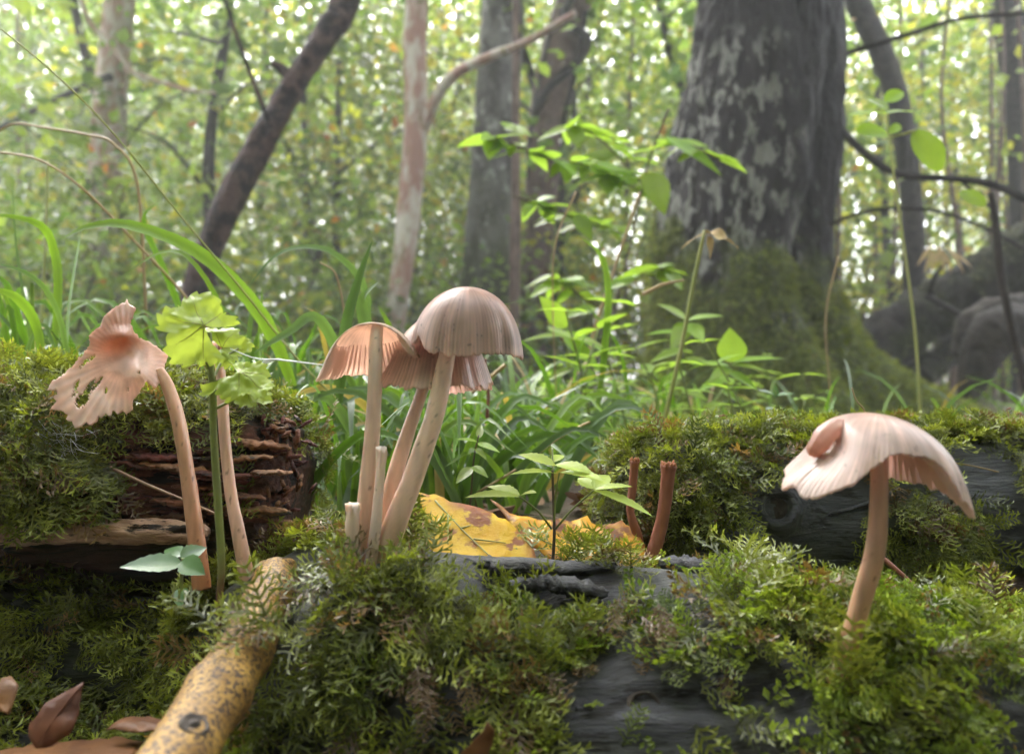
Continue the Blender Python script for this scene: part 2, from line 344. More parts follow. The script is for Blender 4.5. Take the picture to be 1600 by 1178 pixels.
def scatter(v, f, wgt, n, g):
    f = np.asarray([q for q in f if len(q) == 4]) if not isinstance(f, np.ndarray) else f
    a, b, c, d = (v[f[:, k]] for k in range(4)); nr = np.cross(c - a, d - b); ar = np.linalg.norm(nr, axis=1) / 2; nr = unit(nr)
    pw = ar * np.clip(wgt[f].mean(1), 0, None); idx = g.choice(len(f), n, p=pw / pw.sum())
    u, w_ = g.random((n, 1)), g.random((n, 1))
    p = (a[idx] * (1 - u) + b[idx] * u) * (1 - w_) + (d[idx] * (1 - u) + c[idx] * u) * w_
    return p, nr[idx]
def moss_mesh(name, label, p, nr, ln, g, variants, cols, lift=(12, 55), down=.5, browns=.08, group=None, parent=None, mat=None):
    n = len(p); rnd = unit(g.normal(size=(n, 3))); tn = rnd + np.array((0, -.15, -down)); tn = unit(tn - nr * (tn * nr).sum(1, keepdims=True))
    a = np.radians(g.uniform(lift[0], lift[1], (n, 1))); y = tn * np.cos(a) + nr * np.sin(a); x = unit(np.cross(y, nr)); z = np.cross(x, y)
    B = np.stack((x, y, z), 1); sc = g.uniform(ln[0], ln[1], n)
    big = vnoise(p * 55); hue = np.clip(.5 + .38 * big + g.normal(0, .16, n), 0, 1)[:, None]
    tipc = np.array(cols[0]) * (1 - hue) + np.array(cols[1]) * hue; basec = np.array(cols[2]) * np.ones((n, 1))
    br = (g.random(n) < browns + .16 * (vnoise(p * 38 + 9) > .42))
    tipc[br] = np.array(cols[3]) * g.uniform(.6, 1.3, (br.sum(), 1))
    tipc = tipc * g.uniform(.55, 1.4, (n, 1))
    VV, TT, CC, o = [], [], [], 0; pick = g.integers(0, len(variants), n)
    for k, (fv, ft, fc) in enumerate(variants):
        m = np.where(pick == k)[0]
        if not len(m): continue
        V = p[m][:, None] + sc[m][:, None, None] * np.einsum('vi,mij->mvj', fv, B[m])
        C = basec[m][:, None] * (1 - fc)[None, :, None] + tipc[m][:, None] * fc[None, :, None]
        T = ft[None] + (np.arange(len(m)) * len(fv))[:, None, None] + o
        VV.append(V.reshape(-1, 3)); CC.append(C.reshape(-1, 3)); TT.append(T.reshape(-1, 3)); o += len(m) * len(fv)
    V, T, C = np.vstack(VV), np.vstack(TT), np.vstack(CC)
    o_ = child(name, V, T, mat or M['moss'], parent, attrs={'Col': C}, smoothf=False) if parent else obj(name, V, T, mat or M['moss'], attrs={'Col': C}, smoothf=False)
    return tag(o_, label, None if parent else 'moss', group, 'stuff')
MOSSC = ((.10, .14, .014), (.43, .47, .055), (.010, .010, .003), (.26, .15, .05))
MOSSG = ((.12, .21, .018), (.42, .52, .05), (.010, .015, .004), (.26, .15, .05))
def bump_at(v, px, py, d, rad):
    c = P(px, py, d); return np.exp(-((v - c) ** 2).sum(-1) / rad ** 2)
def ell(v, px, py, rx, ry, soft=.5):    # how far inside a patch of the log's face a vertex lies
    x, y = PXY(v); q = ((x - px) / rx) ** 2 + ((y - py) / ry) ** 2
    return np.clip((1 - q) / soft + .5, 0, 1)

# ------------------------------------------------------------------ the front log
def wood_disp(v, scale=1.0, lines=.0032, big=.006, ax=(.18, 1, 1)):
    q = v * np.array(ax)
    return scale * (big * fbm(v * 14 + 3, 3) + lines * (1 - 2 * np.abs(fbm(q * 110, 4))) - .0032 * np.clip(fbm(q * 62 + 40, 3) * 2.4 - .55, 0, 1))
axis = smooth([(-.52, .40, -.012), (-.30, .362, -.004), (-.18, .345, 0.0), (-.06, .325, .008), (.05, .314, .006), (.10, .308, -.006), (.20, .300, -.014), (.36, .29, -.02)], 260)
rad = np.interp(np.linspace(0, 1, 260), [0, .3, .5, 1], [.082, .080, .082, .082])
def d_front(v, nr, u, th):
    s_ = v.shape[:2]; q = v.reshape(-1, 3); r_ = wood_disp(q)
    r_ = r_ + .020 * bump_at(q, 490, 800, .35, .045) + .012 * bump_at(q, 600, 905, .29, .035) 
    r_ = r_ - .048 * bump_at(q, 110, 1030, .29, .075) - .034 * bump_at(q, 60, 900, .305, .055) - .014 * bump_at(q, 930, 960, .275, .022) - .014 * bump_at(q, 800, 925, .30, .014) - .012 * bump_at(q, 520, 1120, .25, .03) - .008 * bump_at(q, 1150, 1050, .26, .02)
    r_ = r_ + .016 * bump_at(q, 1400, 1010, .255, .05) + .022 * bump_at(q, 312, 905, .322, .026)
    return r_.reshape(s_)
v, f = tube(axis, rad, 160, d_front)
mw = np.clip(.62 + 1.2 * fbm(v * 30, 3), 0, 1); mw = np.maximum(mw, .55 * (PXY(v)[0] < 520))
for (x, y, rx, ry) in ((800, 900, 90, 22), (910, 930, 75, 45), (1000, 1105, 120, 60), (1150, 1075, 90, 26), (1540, 1140, 110, 50), (700, 1120, 70, 50), (800, 872, 90, 22), (1120, 890, 50, 14), (30, 1130, 60, 40), (540, 1150, 40, 40)):
    mw = mw * (1 - .93 * ell(v, x, y, rx, ry))
for (x, y, rx, ry) in ((590, 950, 150, 70), (1220, 950, 110, 70), (1420, 990, 180, 80), (490, 800, 90, 70), (400, 960, 60, 50), (1400, 1110, 130, 70)):
    mw = np.maximum(mw, ell(v, x, y, rx, ry))
flog = thing('front_mossy_log', 'wet dark fallen log in front with green moss that two clumps of mushrooms grow on', 'log', (0, .32, .005))
child('trunk', v, f, M['wood_front'], flog, attrs={'moss': mw})
# a long loose ridge of wood along the crest, and lifted flakes
def plank(pts, wd, th, seg=8):
    n = 30; p = smooth(pts, n); u = np.linspace(0, 1, n)
    vv, ff = tube(p, 1.0, 10, None, True)
    ring = np.repeat(np.arange(n), 10); c = p[ring]; off = vv[:-2] - c
    k = (np.sin(np.pi * np.clip(u * .96 + .02, 0, 1)) ** .35)[ring][:, None] * (1 + .8 * fbm(vv[:-2] * np.array((1, .02, .02)) * 260 + off * 1.6 + wd * 900, 3))[:, None]
    off = off * np.array((wd, wd, th)) * k
    vv[:-2] = c + off + (min(.0012, th * .8) * fbm(c * 300 + off * 2, 3))[:, None] * np.array((0, .6, 1)); vv[-2:] = p[[0, -1]]
    return vv, ff
for pts, wd, th in (([(715, 878, .322), (780, 884, .318), (870, 890, .315), (960, 884, .318)], .006, .0035), ([(790, 915, .300), (870, 912, .298), (950, 925, .296)], .006, .003), ([(1030, 878, .34), (1090, 888, .335), (1150, 903, .33)], .006, .004), ([(940, 1090, .262), (1050, 1075, .264), (1180, 1085, .262)], .006, .003), ([(860, 1085, .262), (930, 1110, .258), (1000, 1130, .256)], .005, .0025)):
    child('wood_ridge', *plank(PP(pts), wd, th), M['wood_front'], flog)
# bored hole with a raised lip
x_, y_ = PXY(v); i_ = np.argmin(np.hypot(x_ - 1008, y_ - 1098) + (v[:, 1] > .33) * 1e4); c = v[i_] + np.array((0, .0010, -.0008)); th = np.linspace(0, 2 * np.pi, 14, endpoint=False)
g = np.random.default_rng(11)
vis = np.clip((v[:, 2] - (-.02)) / .03, 0, 1) * np.clip((.40 - v[:, 1]) / .03, 0, 1) * np.clip((v[:, 0] + .34) / .02, 0, 1) * np.clip((.26 - v[:, 0]) / .02, 0, 1)
xpx = PXY(v)[0]; bl = np.clip((.5 * fbm(v * 18 + 2, 2) + (xpx - 760) / 260), 0, 1) * np.clip((PXY(v)[1] - 880) / 60, 0, 1)
p, nr = scatter(v, f, (mw ** 2.6 + .015) * vis * (1 - .75 * bl), 2800, g)
def clear_of(p, nr):                    # keep the moss off the branch, the mushroom feet and the little seedling
    x, y = PXY(p); db = np.min(np.linalg.norm(p[:, None] - BRANCH[None], axis=2), 1)
    bad = (db < np.where((y < 990) & (x < 470), .034, .025)) | ((x < 335) & (y > 795) & (y < 862)) | ((x > 640) & (x < 770) & (y > 840) & (y < 905)) | ((x > 535) & (x < 635) & (y > 800) & (y < 890) & (p[:, 1] < .325)) | ((x > 180) & (x < 335) & (y > 850) & (y < 985) & (p[:, 1] < .315))
    return p[~bad], nr[~bad]
BRANCH = smooth(PP([(434, 894, .322), (428, 915, .312), (408, 958, .290), (383, 1017, .264), (336, 1090, .240), (283, 1176, .216), (215, 1275, .192), (130, 1390, .170)]), 70)
p, nr = clear_of(p, nr)
pb_ = P(392, 992, .262) + g.normal(0, 1, (12, 3)) * np.array((.008, .0015, .0012)); p = np.vstack((p, pb_)); nr = np.vstack((nr, np.tile(unit(np.array((0, -.45, .9))), (12, 1))))
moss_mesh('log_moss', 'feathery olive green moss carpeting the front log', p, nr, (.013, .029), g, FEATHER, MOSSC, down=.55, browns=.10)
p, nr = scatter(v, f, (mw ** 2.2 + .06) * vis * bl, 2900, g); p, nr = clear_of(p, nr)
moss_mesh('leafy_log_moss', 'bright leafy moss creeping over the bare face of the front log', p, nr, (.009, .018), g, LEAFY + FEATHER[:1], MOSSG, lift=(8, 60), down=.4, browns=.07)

# ------------------------------------------------------------------ the rotten log on the left
axis = smooth([(-.60, .44, .116), (-.40, .43, .117), (-.27, .42, .116), (-.17, .412, .108), (-.114, .41, .098)], 180)
rad = np.interp(np.linspace(0, 1, 180), [0, .7, .9, .97, 1], [.052, .048, .045, .040, .026])
def d_left(v, nr, u, th):
    s_ = v.shape[:2]; q = v.reshape(-1, 3); r_ = wood_disp(q, 1.3, .003, .008)
    r_ = r_ + .022 * bump_at(q, 70, 735, .365, .035) + .010 * bump_at(q, 330, 640, .38, .03) - .012 * bump_at(q, 260, 735, .37, .03) - .006 * bump_at(q, 100, 650, .37, .02) + .006 * np.clip(fbm(q * np.array((60, 160, 160)), 3), -1, 1) * np.clip((u.repeat(s_[1], 1).ravel() - .8) * 5, 0, 1)
    return r_.reshape(s_)
v, f = tube(axis, rad, 120, d_left)
mw = np.clip(.55 + 1.1 * fbm(v * 32 + 7, 3), 0, 1)
mw = np.maximum(mw, np.clip((v[:, 2] - .142) / .012, 0, 1) * .95)
for (x, y, rx, ry) in ((200, 690, 210, 26), (260, 750, 120, 60), (430, 730, 60, 70), (240, 810, 110, 20)): mw = mw * (1 - .95 * ell(v, x, y, rx, ry))
for (x, y, rx, ry) in ((70, 735, 95, 70), (320, 610, 60, 40), (130, 590, 160, 30)): mw = np.maximum(mw, ell(v, x, y, rx, ry))
llog = thing('rotten_log', 'crumbling reddish rotten log with a mossy back behind the torn mushroom', 'log', (-.3, .42, .085))
child('trunk', v, f, M['wood_rot'], llog, attrs={'moss': mw})
g = np.random.default_rng(12)
for k in range(30):                                                     # layered splinters on its open side and broken end
    x = g.uniform(165, 430); y = 690 + g.uniform(0, 1) * 125; d = .372 - .012 * math.exp(-((y - 760) / 60) ** 2) + g.uniform(0, .006)
    l = g.uniform(50, 130); s_ = g.uniform(-.02, .16)
    child('wood_splinter', *plank(PP([(x - l / 2, y - l * s_ / 2, d), (x, y + g.uniform(-2, 2), d - .001), (x + l / 2, y + l * s_ / 2, d + .002)]), g.uniform(.003, .006), g.uniform(.0009, .0022)), M['splinter'], llog)
for k in range(90):                                                     # crumbs of red rot at the broken end
    x = g.normal(435, 22); y = g.uniform(655, 800); d = g.uniform(.375, .40); a = g.uniform(0, 6.28); l = g.uniform(5, 17)
    child('rot_crumb', *plank(PP([(x - l * math.cos(a), y - l * math.sin(a), d), (x, y, d - .003), (x + l * math.cos(a), y + l * math.sin(a), d)]), g.uniform(.0006, .0016), g.uniform(.0004, .0012)), M['splinter'], llog)
vis = np.clip((v[:, 2] - .08) / .01, 0, 1) * np.clip((v[:, 0] + .36) / .02, 0, 1) * np.clip((.46 - v[:, 1]) / .02, 0, 1)
p, nr = scatter(v, f, mw ** 1.6 * vis, 2300, g); k_ = PXY(p)[1] < 782; p, nr = p[k_], nr[k_]
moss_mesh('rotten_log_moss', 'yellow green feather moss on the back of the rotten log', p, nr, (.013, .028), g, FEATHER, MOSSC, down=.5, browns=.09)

# ------------------------------------------------------------------ the log behind on the right
axis = smooth([(.066, .425, .078), (.10, .438, .086), (.17, .452, .088), (.28, .462, .088), (.42, .47, .090), (.62, .48, .092)], 200)
rad = np.interp(np.linspace(0, 1, 200), [0, .02, .06, .15, 1], [.012, .026, .038, .043, .045])
def d_right(v, nr, u, th):
    s_ = v.shape[:2]; q = v.reshape(-1, 3); r_ = wood_disp(q, .8, .0016, .005)
    r_ = r_ + .006 * bump_at(q, 1215, 800, .405, .02) + .008 * bump_at(q, 1060, 740, .40, .04) + .007 * bump_at(q, 1420, 830, .41, .03) - .003 * bump_at(q, 1300, 790, .41, .03)
    return r_.reshape(s_)
v, f = tube(axis, rad, 110, d_right)
mw = np.clip(.75 + 1.0 * fbm(v * 30 + 21, 3), 0, 1)
mw = np.maximum(mw, np.clip((v[:, 2] - .118) / .006, 0, 1))
for (x, y, rx, ry) in ((1245, 825, 150, 80), (1340, 790, 95, 60), (1190, 870, 120, 44), (1525, 738, 90, 42), (1570, 840, 60, 80), (1250, 735, 40, 20), (1300, 830, 60, 40)): mw = mw * (1 - .97 * ell(v, x, y, rx, ry))
for (x, y, rx, ry) in ((1420, 830, 70, 70), (1080, 770, 90, 70), (1500, 820, 40, 50)): mw = np.maximum(mw, .9 * ell(v, x, y, rx, ry))
rlog = thing('back_mossy_log', 'bare grey mossy log with a round knot lying behind the front log', 'log', (.3, .46, .05))
child('trunk', v, f, M['wood_back'], rlog, attrs={'moss': mw})
def lathe(c, axis_, prof, seg=28, disp=0.):
    a = unit(np.asarray(axis_, float)); u = unit(np.cross(a, (0, 0, 1)) if abs(a[2]) < .9 else np.cross(a, (1, 0, 0))); b = np.cross(a, u); th = np.linspace(0, 2 * np.pi, seg, endpoint=False)
    prof = np.asarray(prof, float)
    V = np.asarray(c) + a * prof[:, 1][:, None, None] + (u[None] * np.cos(th)[:, None] + b[None] * np.sin(th)[:, None])[None] * prof[:, 0][:, None, None]
    if disp: V = V + (disp * fbm(V.reshape(-1, 3) * 260, 3)).reshape(V.shape[:2])[..., None] * a
    n = len(prof); i, j = np.meshgrid(np.arange(n - 1), np.arange(seg), indexing='ij'); j2 = (j + 1) % seg
    return V.reshape(-1, 3), np.stack((i * seg + j, (i + 1) * seg + j, (i + 1) * seg + j2, i * seg + j2), -1).reshape(-1, 4)
kc = P(1210, 795, .402)
kn = child('knot', *lathe(kc, (-.05, -1, .25), [(.0185, -.010), (.0150, -.001), (.0120, .004), (.0095, .0075), (.0075, .0078), (.0058, .005), (.004, .003), (.002, .0035), (.0001, .004)], disp=.0018), M['wood_back'], rlog, attrs={'moss': np.zeros(9 * 28)})
child('knot_core', *lathe(kc + np.array((0, -.004, .001)), (-.05, -1, .25), [(.0062, 0), (.004, .0012), (.0001, .0006)], disp=.0012), M['knot'], kn)
for k in range(9):                                                      # cracked slivers on the bare wood
    x = 1195 + 22 * k; y = 850 - 9 * k + g.uniform(-18, 18); d = .409
    child('wood_sliver', *plank(PP([(x - 16, y + 4, d + .002), (x, y, d), (x + 16, y - 5, d + .002)]), .0016, .0008), M['wood_back'], rlog)
g = np.random.default_rng(13)
vis = np.clip((v[:, 2] - .04) / .01, 0, 1) * np.clip((.46 - v[:, 0]) / .03, 0, 1) * np.clip((.50 - v[:, 1]) / .02, 0, 1)
p, nr = scatter(v, f, mw ** 1.6 * vis, 3200, g)
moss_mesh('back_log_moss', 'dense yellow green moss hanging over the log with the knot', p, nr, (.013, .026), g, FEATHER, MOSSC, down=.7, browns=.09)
sp, ft = [], []                                                         # red moss setae with capsules
for k in range(26):
    x = g.choice((g.uniform(1080, 1320), g.uniform(1500, 1600))); y = g.uniform(668, 690); d = .455; b = P(x, y + 14, d); t = P(x + g.uniform(-9, 9), y - g.uniform(5, 30), d)
    sp.append(tube(smooth([b, (b + t) / 2 + g.normal(0, .0008, 3), t], 5), .00022, 4)); sp.append(tube(np.array([t, t + (g.normal(0, .0012), 0, .0008), t + (g.normal(0, .002), 0, .0002)]), [.0002, .0006, .0002], 5))
v_, f_ = join(sp); tag(obj('moss_capsules', v_, f_, M['twig_red']), 'thin reddish moss stalks with capsules on the log with the knot', 'moss', kind='stuff')
child('bore_hole', *lathe(c, (0, -.75, .66), [(.0062, -.001), (.0052, .0012), (.0042, .0010), (.0036, -.002), (.0034, -.006), (.0001, -.0065)], disp=.0006), M['knot'], flog)

# ------------------------------------------------------------------ mushrooms
def lerp(a, b, t): return np.asarray(a)[None] * (1 - t[:, None]) + np.asarray(b)[None] * t[:, None]
def cap_mesh(apex, axis_, rad_, hgt, psi=95, flare=0., rim=None, hole=None, stria=64, sd_=0, wav=.03, ns=56, nphi=420, gk=1.0, g0=.12, lump=None, tint=None, cols=(CAPC, CAPR)):
    a = unit(np.asarray(axis_, float)); e1 = unit(np.array((1., 0, 0)) - a * a[0]); e2 = np.cross(a, e1)
    s = np.linspace(0.012, 1, ns)[:, None]; ph = np.linspace(0, 2 * np.pi, nphi, endpoint=False)[None]
    rm = np.ones_like(ph) if rim is None else rim(np.degrees(ph) % 360)
    ring = np.stack((np.cos(ph) * 2.2 + sd_, np.sin(ph) * 2.2, 0 * ph), -1)
    rm = rm * (1 + wav * fbm(ring * 2.2, 3)); jag = .018 * fbm(np.stack((ph * 19, 0 * ph + sd_, 0 * ph), -1), 2)
    S = s * (rm + jag * s ** 6)
    def surf(S):
        q = np.radians(psi) * S; mx = math.sin(min(R(psi), R(90)))
        r = rad_ * np.sin(q) / mx + flare * np.clip(S, 0, None) ** 6; z = -hgt * (1 - np.cos(q)) / (1 - math.cos(R(psi)))
        w_ = np.clip((S - .3) * 1.8, 0, 1) ** 1.5
        lob = fbm(np.stack((np.cos(ph) * 1.7 + 0 * S + sd_, np.sin(ph) * 1.7 + 0 * S, S * .6 + 0 * ph), -1), 2)
        r = r * (1 + .085 * lob * w_ - .05 * w_ * sum(np.exp(-(((np.degrees(ph) - q_ + 180) % 360 - 180) / 6.5) ** 2) for q_ in (248, 292, 318, 200, 160, 30, 90))) + rad_ * .0042 * np.cos(stria * ph + .8 * np.sin(ph * 5)) * w_ * (1 + .6 * np.sin(ph * 7 + sd_))
        return r, z
    r, z = surf(S)
    V = np.asarray(apex) + a * z[..., None] + e1 * (r * np.cos(ph))[..., None] + e2 * (r * np.sin(ph))[..., None]
    if lump is not None: V = V + lump(V)
    st = .5 + .5 * np.cos(stria * ph + .8 * np.sin(ph * 5)) + 0 * S
    t = np.clip((S - .05) / .95, 0, 1) ** 1.1; C = lerp(cols[0], cols[1], t.ravel())
    n3 = fbm(V.reshape(-1, 3) * 120 + sd_, 3)[:, None]
    fib = fbm(np.stack((np.cos(ph) * 24 + 0 * S, np.sin(ph) * 24 + 0 * S, S * 2.2 + 0 * ph + sd_), -1), 3).ravel()[:, None]; spk = fbm(V.reshape(-1, 3) * 900 + sd_, 2)[:, None]
    C = C * (1 + .30 * fib) * (1 - .55 * np.clip((spk - .62) * 12, 0, 1)) + .10 * (np.clip((S - .90) * 10, 0, 1)).ravel()[:, None]
    C = C * (1 - (.17 * (1 - st) * np.clip((S - .32) * 2, 0, 1)).ravel()[:, None]) * (1 + .30 * n3) * (1 - .16 * np.clip(fbm(np.stack((np.cos(ph) * 9 + 0 * S, np.sin(ph) * 9 + 0 * S, S * 1.2 + 0 * ph + sd_), -1), 2).ravel() * 2, 0, 1))[:, None]
    i, j = np.meshgrid(np.arange(ns - 1), np.arange(nphi), indexing='ij'); j2 = (j + 1) % nphi
    f = np.stack((i * nphi + j, (i + 1) * nphi + j, (i + 1) * nphi + j2, i * nphi + j2), -1)
    if hole is not None:
        sm = (S[:-1] + S[1:]) / 2; keep = ~hole(sm, np.degrees(ph) % 360 + 0 * sm); f = f[keep]
    f = f.reshape(-1, 4)
    V2 = np.vstack((V.reshape(-1, 3), V[0].mean(0))); k = len(V2) - 1
    if hole is None or not hole(np.array([[.02]]), np.array([[90.]]))[0, 0]:
        f = [tuple(q) for q in f] + [(k, jj, (jj + 1) % nphi) for jj in range(nphi)]
    if tint is not None:
        tw, tcl = tint(V.reshape(-1, 3)); C = C * (1 - tw[:, None]) + np.asarray(tcl) * tw[:, None]
    C2 = np.vstack((C, cols[0]))
    # gills
    gv, gf = [], []; m = 11
    for gi in range(int(stria * gk)):
        full = gi % 2 == 0
        pj = 2 * np.pi * (gi + .5) / int(stria * gk); jx = int(round(pj / (2 * np.pi) * nphi)) % nphi
        u = np.linspace(g0 if full else max(.5, g0), .985, m); rr = u * (ns - 1); i0 = np.minimum(rr.astype(int), ns - 2); ft_ = (rr - i0)[:, None]
        top = V[i0, jx] * (1 - ft_) + V[i0 + 1, jx] * ft_
        sj = S[i0, jx] if S.shape[1] > 1 else S[i0, 0]
        rd = e1 * math.cos(pj) + e2 * math.sin(pj); dh = rad_ * .17 * np.sin(np.pi * np.clip((u - u[0]) / (1 - u[0]) * .88 + .08, 0, 1)) ** .7
        low = top - a * (dh * .75)[:, None] - rd * (dh * .65)[:, None]
        top = top - a * .0003 - rd * .0003
        if hole is not None:
            hk = hole(sj[:, None], np.full((m, 1), math.degrees(pj) % 360))[:, 0]
        else: hk = np.zeros(m, bool)
        o = len(gv) and sum(len(q) for q in gv) or 0
        gv.append(np.stack((top, low), 1).reshape(-1, 3))
        for q in range(m - 1):
            if hk[q] or hk[q + 1]: continue
            gf.append((o + 2 * q, o + 2 * q + 1, o + 2 * q + 3, o + 2 * q + 2))
    return V2, f, C2, np.vstack(gv), gf
def add_cap(par, *a, **k):
    th = k.pop('thick', .0006)
    V, f, C, gv, gf = cap_mesh(*a, **k)
    cp = child('cap', V, f, M['cap'], par, attrs={'Col': C})
    so_ = cp.modifiers.new('thickness', 'SOLIDIFY'); so_.thickness = th; so_.offset = -1
    child('gills', gv, gf, M['gill'], cp, smoothf=False)
    return cp
STEMT, STEMB = (.72, .57, .50), (.54, .31, .20)
def stem(par, pts, w0, w1, name='stem', ct=STEMT, cb=STEMB, seg=30, n=110, ragged=0.):
    """pts run from the top down, w0 and w1 the widths in metres at the top and at the base"""
    p = smooth(PP(pts), n); u = np.linspace(0, 1, n); rr = (w0 + (w1 - w0) * u) / 2
    def dd(v, nr, uu, th): return .035 * w0 * np.cos(3 * th + 6 * uu) + .10 * w0 * fbm(v * np.array((160, 160, 45)), 3) + (ragged * .5 * w0 * np.cos(5 * th) * np.clip(1 - uu * 9, 0, 1))
    v, f = tube(p, rr, seg, dd)
    uu = np.r_[np.repeat(u, seg), 0, 1]; C = lerp(ct, cb, np.clip(uu * 1.05, 0, 1) ** 1.3) * (1 + .28 * fbm(v * np.array((700, 700, 70)), 3) + .16 * fbm(v * 90, 2))[:, None]; C = C * (1 - .6 * np.clip((fbm(v * np.array((700, 700, 420)) + 3, 2) - .55) * 12, 0, 1))[:, None]
    ang = np.r_[np.tile(np.arange(seg), n), 0, 0]
    if ragged:
        jit = ragged * w0 * np.sin(ang * 2.3 + 1) * np.clip(1 - uu * 12, 0, 1); v[:, 2] += jit
    return child(name, v, f, M['stem'], par, attrs={'Col': C})
px2m = lambda w_, d: w_ / F * d
trio = 'mushrooms clustered on the front log'
def mushroom(label, base, group=None, name='mushroom'): return thing(name, label, 'mushroom', base, group)

# the tall domed one
m = mushroom('tall pinkish mushroom with a large ribbed dome cap, tallest of the clump', P(598, 868, .308), trio)
stem(m, [(707, 512, .312), (698, 560, .312), (682, 640, .311), (650, 735, .310), (618, 815, .308), (594, 880, .308), (575, 930, .309)], px2m(25, .31), px2m(40, .31))
def rim_c(p): return 1 - .17 * np.exp(-((p - 212) / 17) ** 2) - .05 * np.exp(-((p - 245) / 10) ** 2) + .02 * np.cos(np.radians(p * 3)) + .03 * np.exp(-((p - 350) / 20) ** 2)
add_cap(m, P(731, 448, .312), (.03, -.14, 1), px2m(86, .312), px2m(101, .312), psi=93, flare=.0008, rim=rim_c, stria=92, gk=.7, sd_=2, wav=.035)
# the one seen from below, its near side torn away
m = mushroom('pale mushroom with its near side torn open, showing the hollow cap', P(566, 868, .306), trio)
stem(m, [(590, 508, .313), (588, 535, .311), (587, 590, .310), (582, 680, .309), (573, 770, .308), (562, 880, .306), (556, 930, .307)], px2m(17, .31), px2m(31, .31))
def rim_a(p):
    r = 1 + .16 * np.exp(-(((p - 182 + 180) % 360 - 180) / 36) ** 2) - .14 * np.exp(-(((p + 180) % 360 - 180) / 40) ** 2) + .05 * np.exp(-((p - 90) / 60) ** 2)
    return r
def hole_a(s_, p):
    jag = .05 * np.sin(p * .9) + .03 * np.sin(p * 2.3); near = np.clip(1 - (np.abs(p - 268) / 74) ** 4, 0, 1)
    return (near > 0) & (s_ > 1 - .80 * near ** .6 + jag * .5)
add_cap(m, P(580, 504, .314), (-.05, .05, 1), px2m(70, .31), px2m(70, .31), psi=88, flare=.002, rim=rim_a, hole=hole_a, stria=84, gk=.6, g0=.55, sd_=9, wav=.06, cols=((.68, .54, .44), (.80, .69, .62)))
# the one behind
m = mushroom('mushroom with a fringed skirt-like cap half hidden behind the dome cap', P(588, 864, .316), trio)
stem(m, [(680, 545, .330), (664, 600, .328), (640, 670, .325), (615, 750, .321), (588, 880, .316), (575, 930, .316)], px2m(15, .325), px2m(32, .32), ct=(.66, .50, .43), cb=(.56, .33, .22))
def rim_b(p): return 1 - .05 * np.cos(np.radians(p * 2 + 40)) + .04 * np.exp(-((p - 330) / 20) ** 2)
add_cap(m, P(688, 492, .338), (.06, .02, 1), px2m(79, .337), px2m(110, .337), psi=82, flare=.0040, rim=rim_b, stria=88, gk=.7, sd_=4, wav=.05, cols=((.52, .36, .30), (.79, .65, .61)))
# stubs
m = tag(thing('broken_mushroom_stem', '', '', P(590, 866, .302)), 'pale broken mushroom stem standing capless between the clump\'s stems', 'mushroom stem', trio)
stem(m, [(597, 704, .303), (592, 770, .303), (586, 830, .302), (578, 882, .302), (570, 925, .304)], px2m(13, .303), px2m(22, .302), ragged=.6, ct=(.70, .56, .50), cb=(.50, .33, .25))
m = tag(thing('broken_mushroom_stem', '', '', P(552, 872, .300)), 'short translucent stub of a mushroom stem beside the torn-open mushroom', 'mushroom stem', trio)
stem(m, [(552, 792, .300), (551, 830, .300), (553, 884, .300), (554, 925, .303)], px2m(19, .30), px2m(26, .30), ragged=.4, ct=(.58, .47, .40), cb=(.42, .26, .18))
# the one on the right
m = mushroom('blurry pinkish mushroom with a curled brown bump on its torn cap, standing apart', P(1310, 1050, .253))
stem(m, [(1372, 715, .252), (1374, 760, .252), (1368, 850, .2525), (1345, 940, .253), (1318, 1030, .253), (1306, 1068, .253)], px2m(27, .252), px2m(31, .253), ct=(.46, .31, .235), cb=(.40, .20, .10))
def rim_d(p):
    r = .94 - .31 * np.exp(-(np.abs(p - 274) / 34) ** 4) + .07 * np.exp(-((p - 215) / 26) ** 2) + .12 * np.exp(-((p - 183) / 30) ** 2) + .10 * np.exp(-(((p - 338 + 180) % 360 - 180) / 22) ** 2) - .04 * np.exp(-((p - 90) / 70) ** 2)
    return r
def bump_d(V):
    c_ = P(1238, 684, .2535); q = (V - c_) * np.array((1, .28, 1)); k = np.exp(-(q ** 2).sum(-1) / .0098 ** 2); c2 = P(1250, 760, .24); k2 = np.exp(-((V - c2) ** 2).sum(-1) / .009 ** 2); c3 = P(1500, 800, .245); k3 = np.exp(-((V - c3) ** 2).sum(-1) / .010 ** 2)
    return k[..., None] * np.array((.0095, 0, 0)) + k2[..., None] * np.array((-.002, 0, -.001)) + k3[..., None] * np.array((.003, 0, -.0035))
cp = add_cap(m, P(1372, 646, .2535), (.13, -.02, 1), px2m(131, .2535), px2m(118, .2535), psi=88, flare=.0012, rim=rim_d, stria=96, gk=.7, sd_=14, wav=.06, lump=bump_d, cols=((.54, .39, .34), (.80, .67, .63)))
th = np.linspace(0, 1, 30); crl = smooth(PP([(1270, 710, .2500), (1276, 696, .2485), (1288, 680, .2480), (1304, 667, .2490), (1318, 660, .2505)]), 30)
v, f = tube(crl, .0028 * np.sin(np.pi * np.clip(th * .80 + .14, 0, 1)) ** .75 + .0003, 24, lambda v, nr, u, t_: .0007 * fbm(v * 260, 3) + .0003 * np.cos(7 * t_))
child('curled_edge', v, f, M['cap'], m, attrs={'Col': lerp((.42, .22, .145), (.72, .54, .49), np.clip((v[:, 2] - v[:, 2].min()) / .0115, 0, 1) ** .8)})
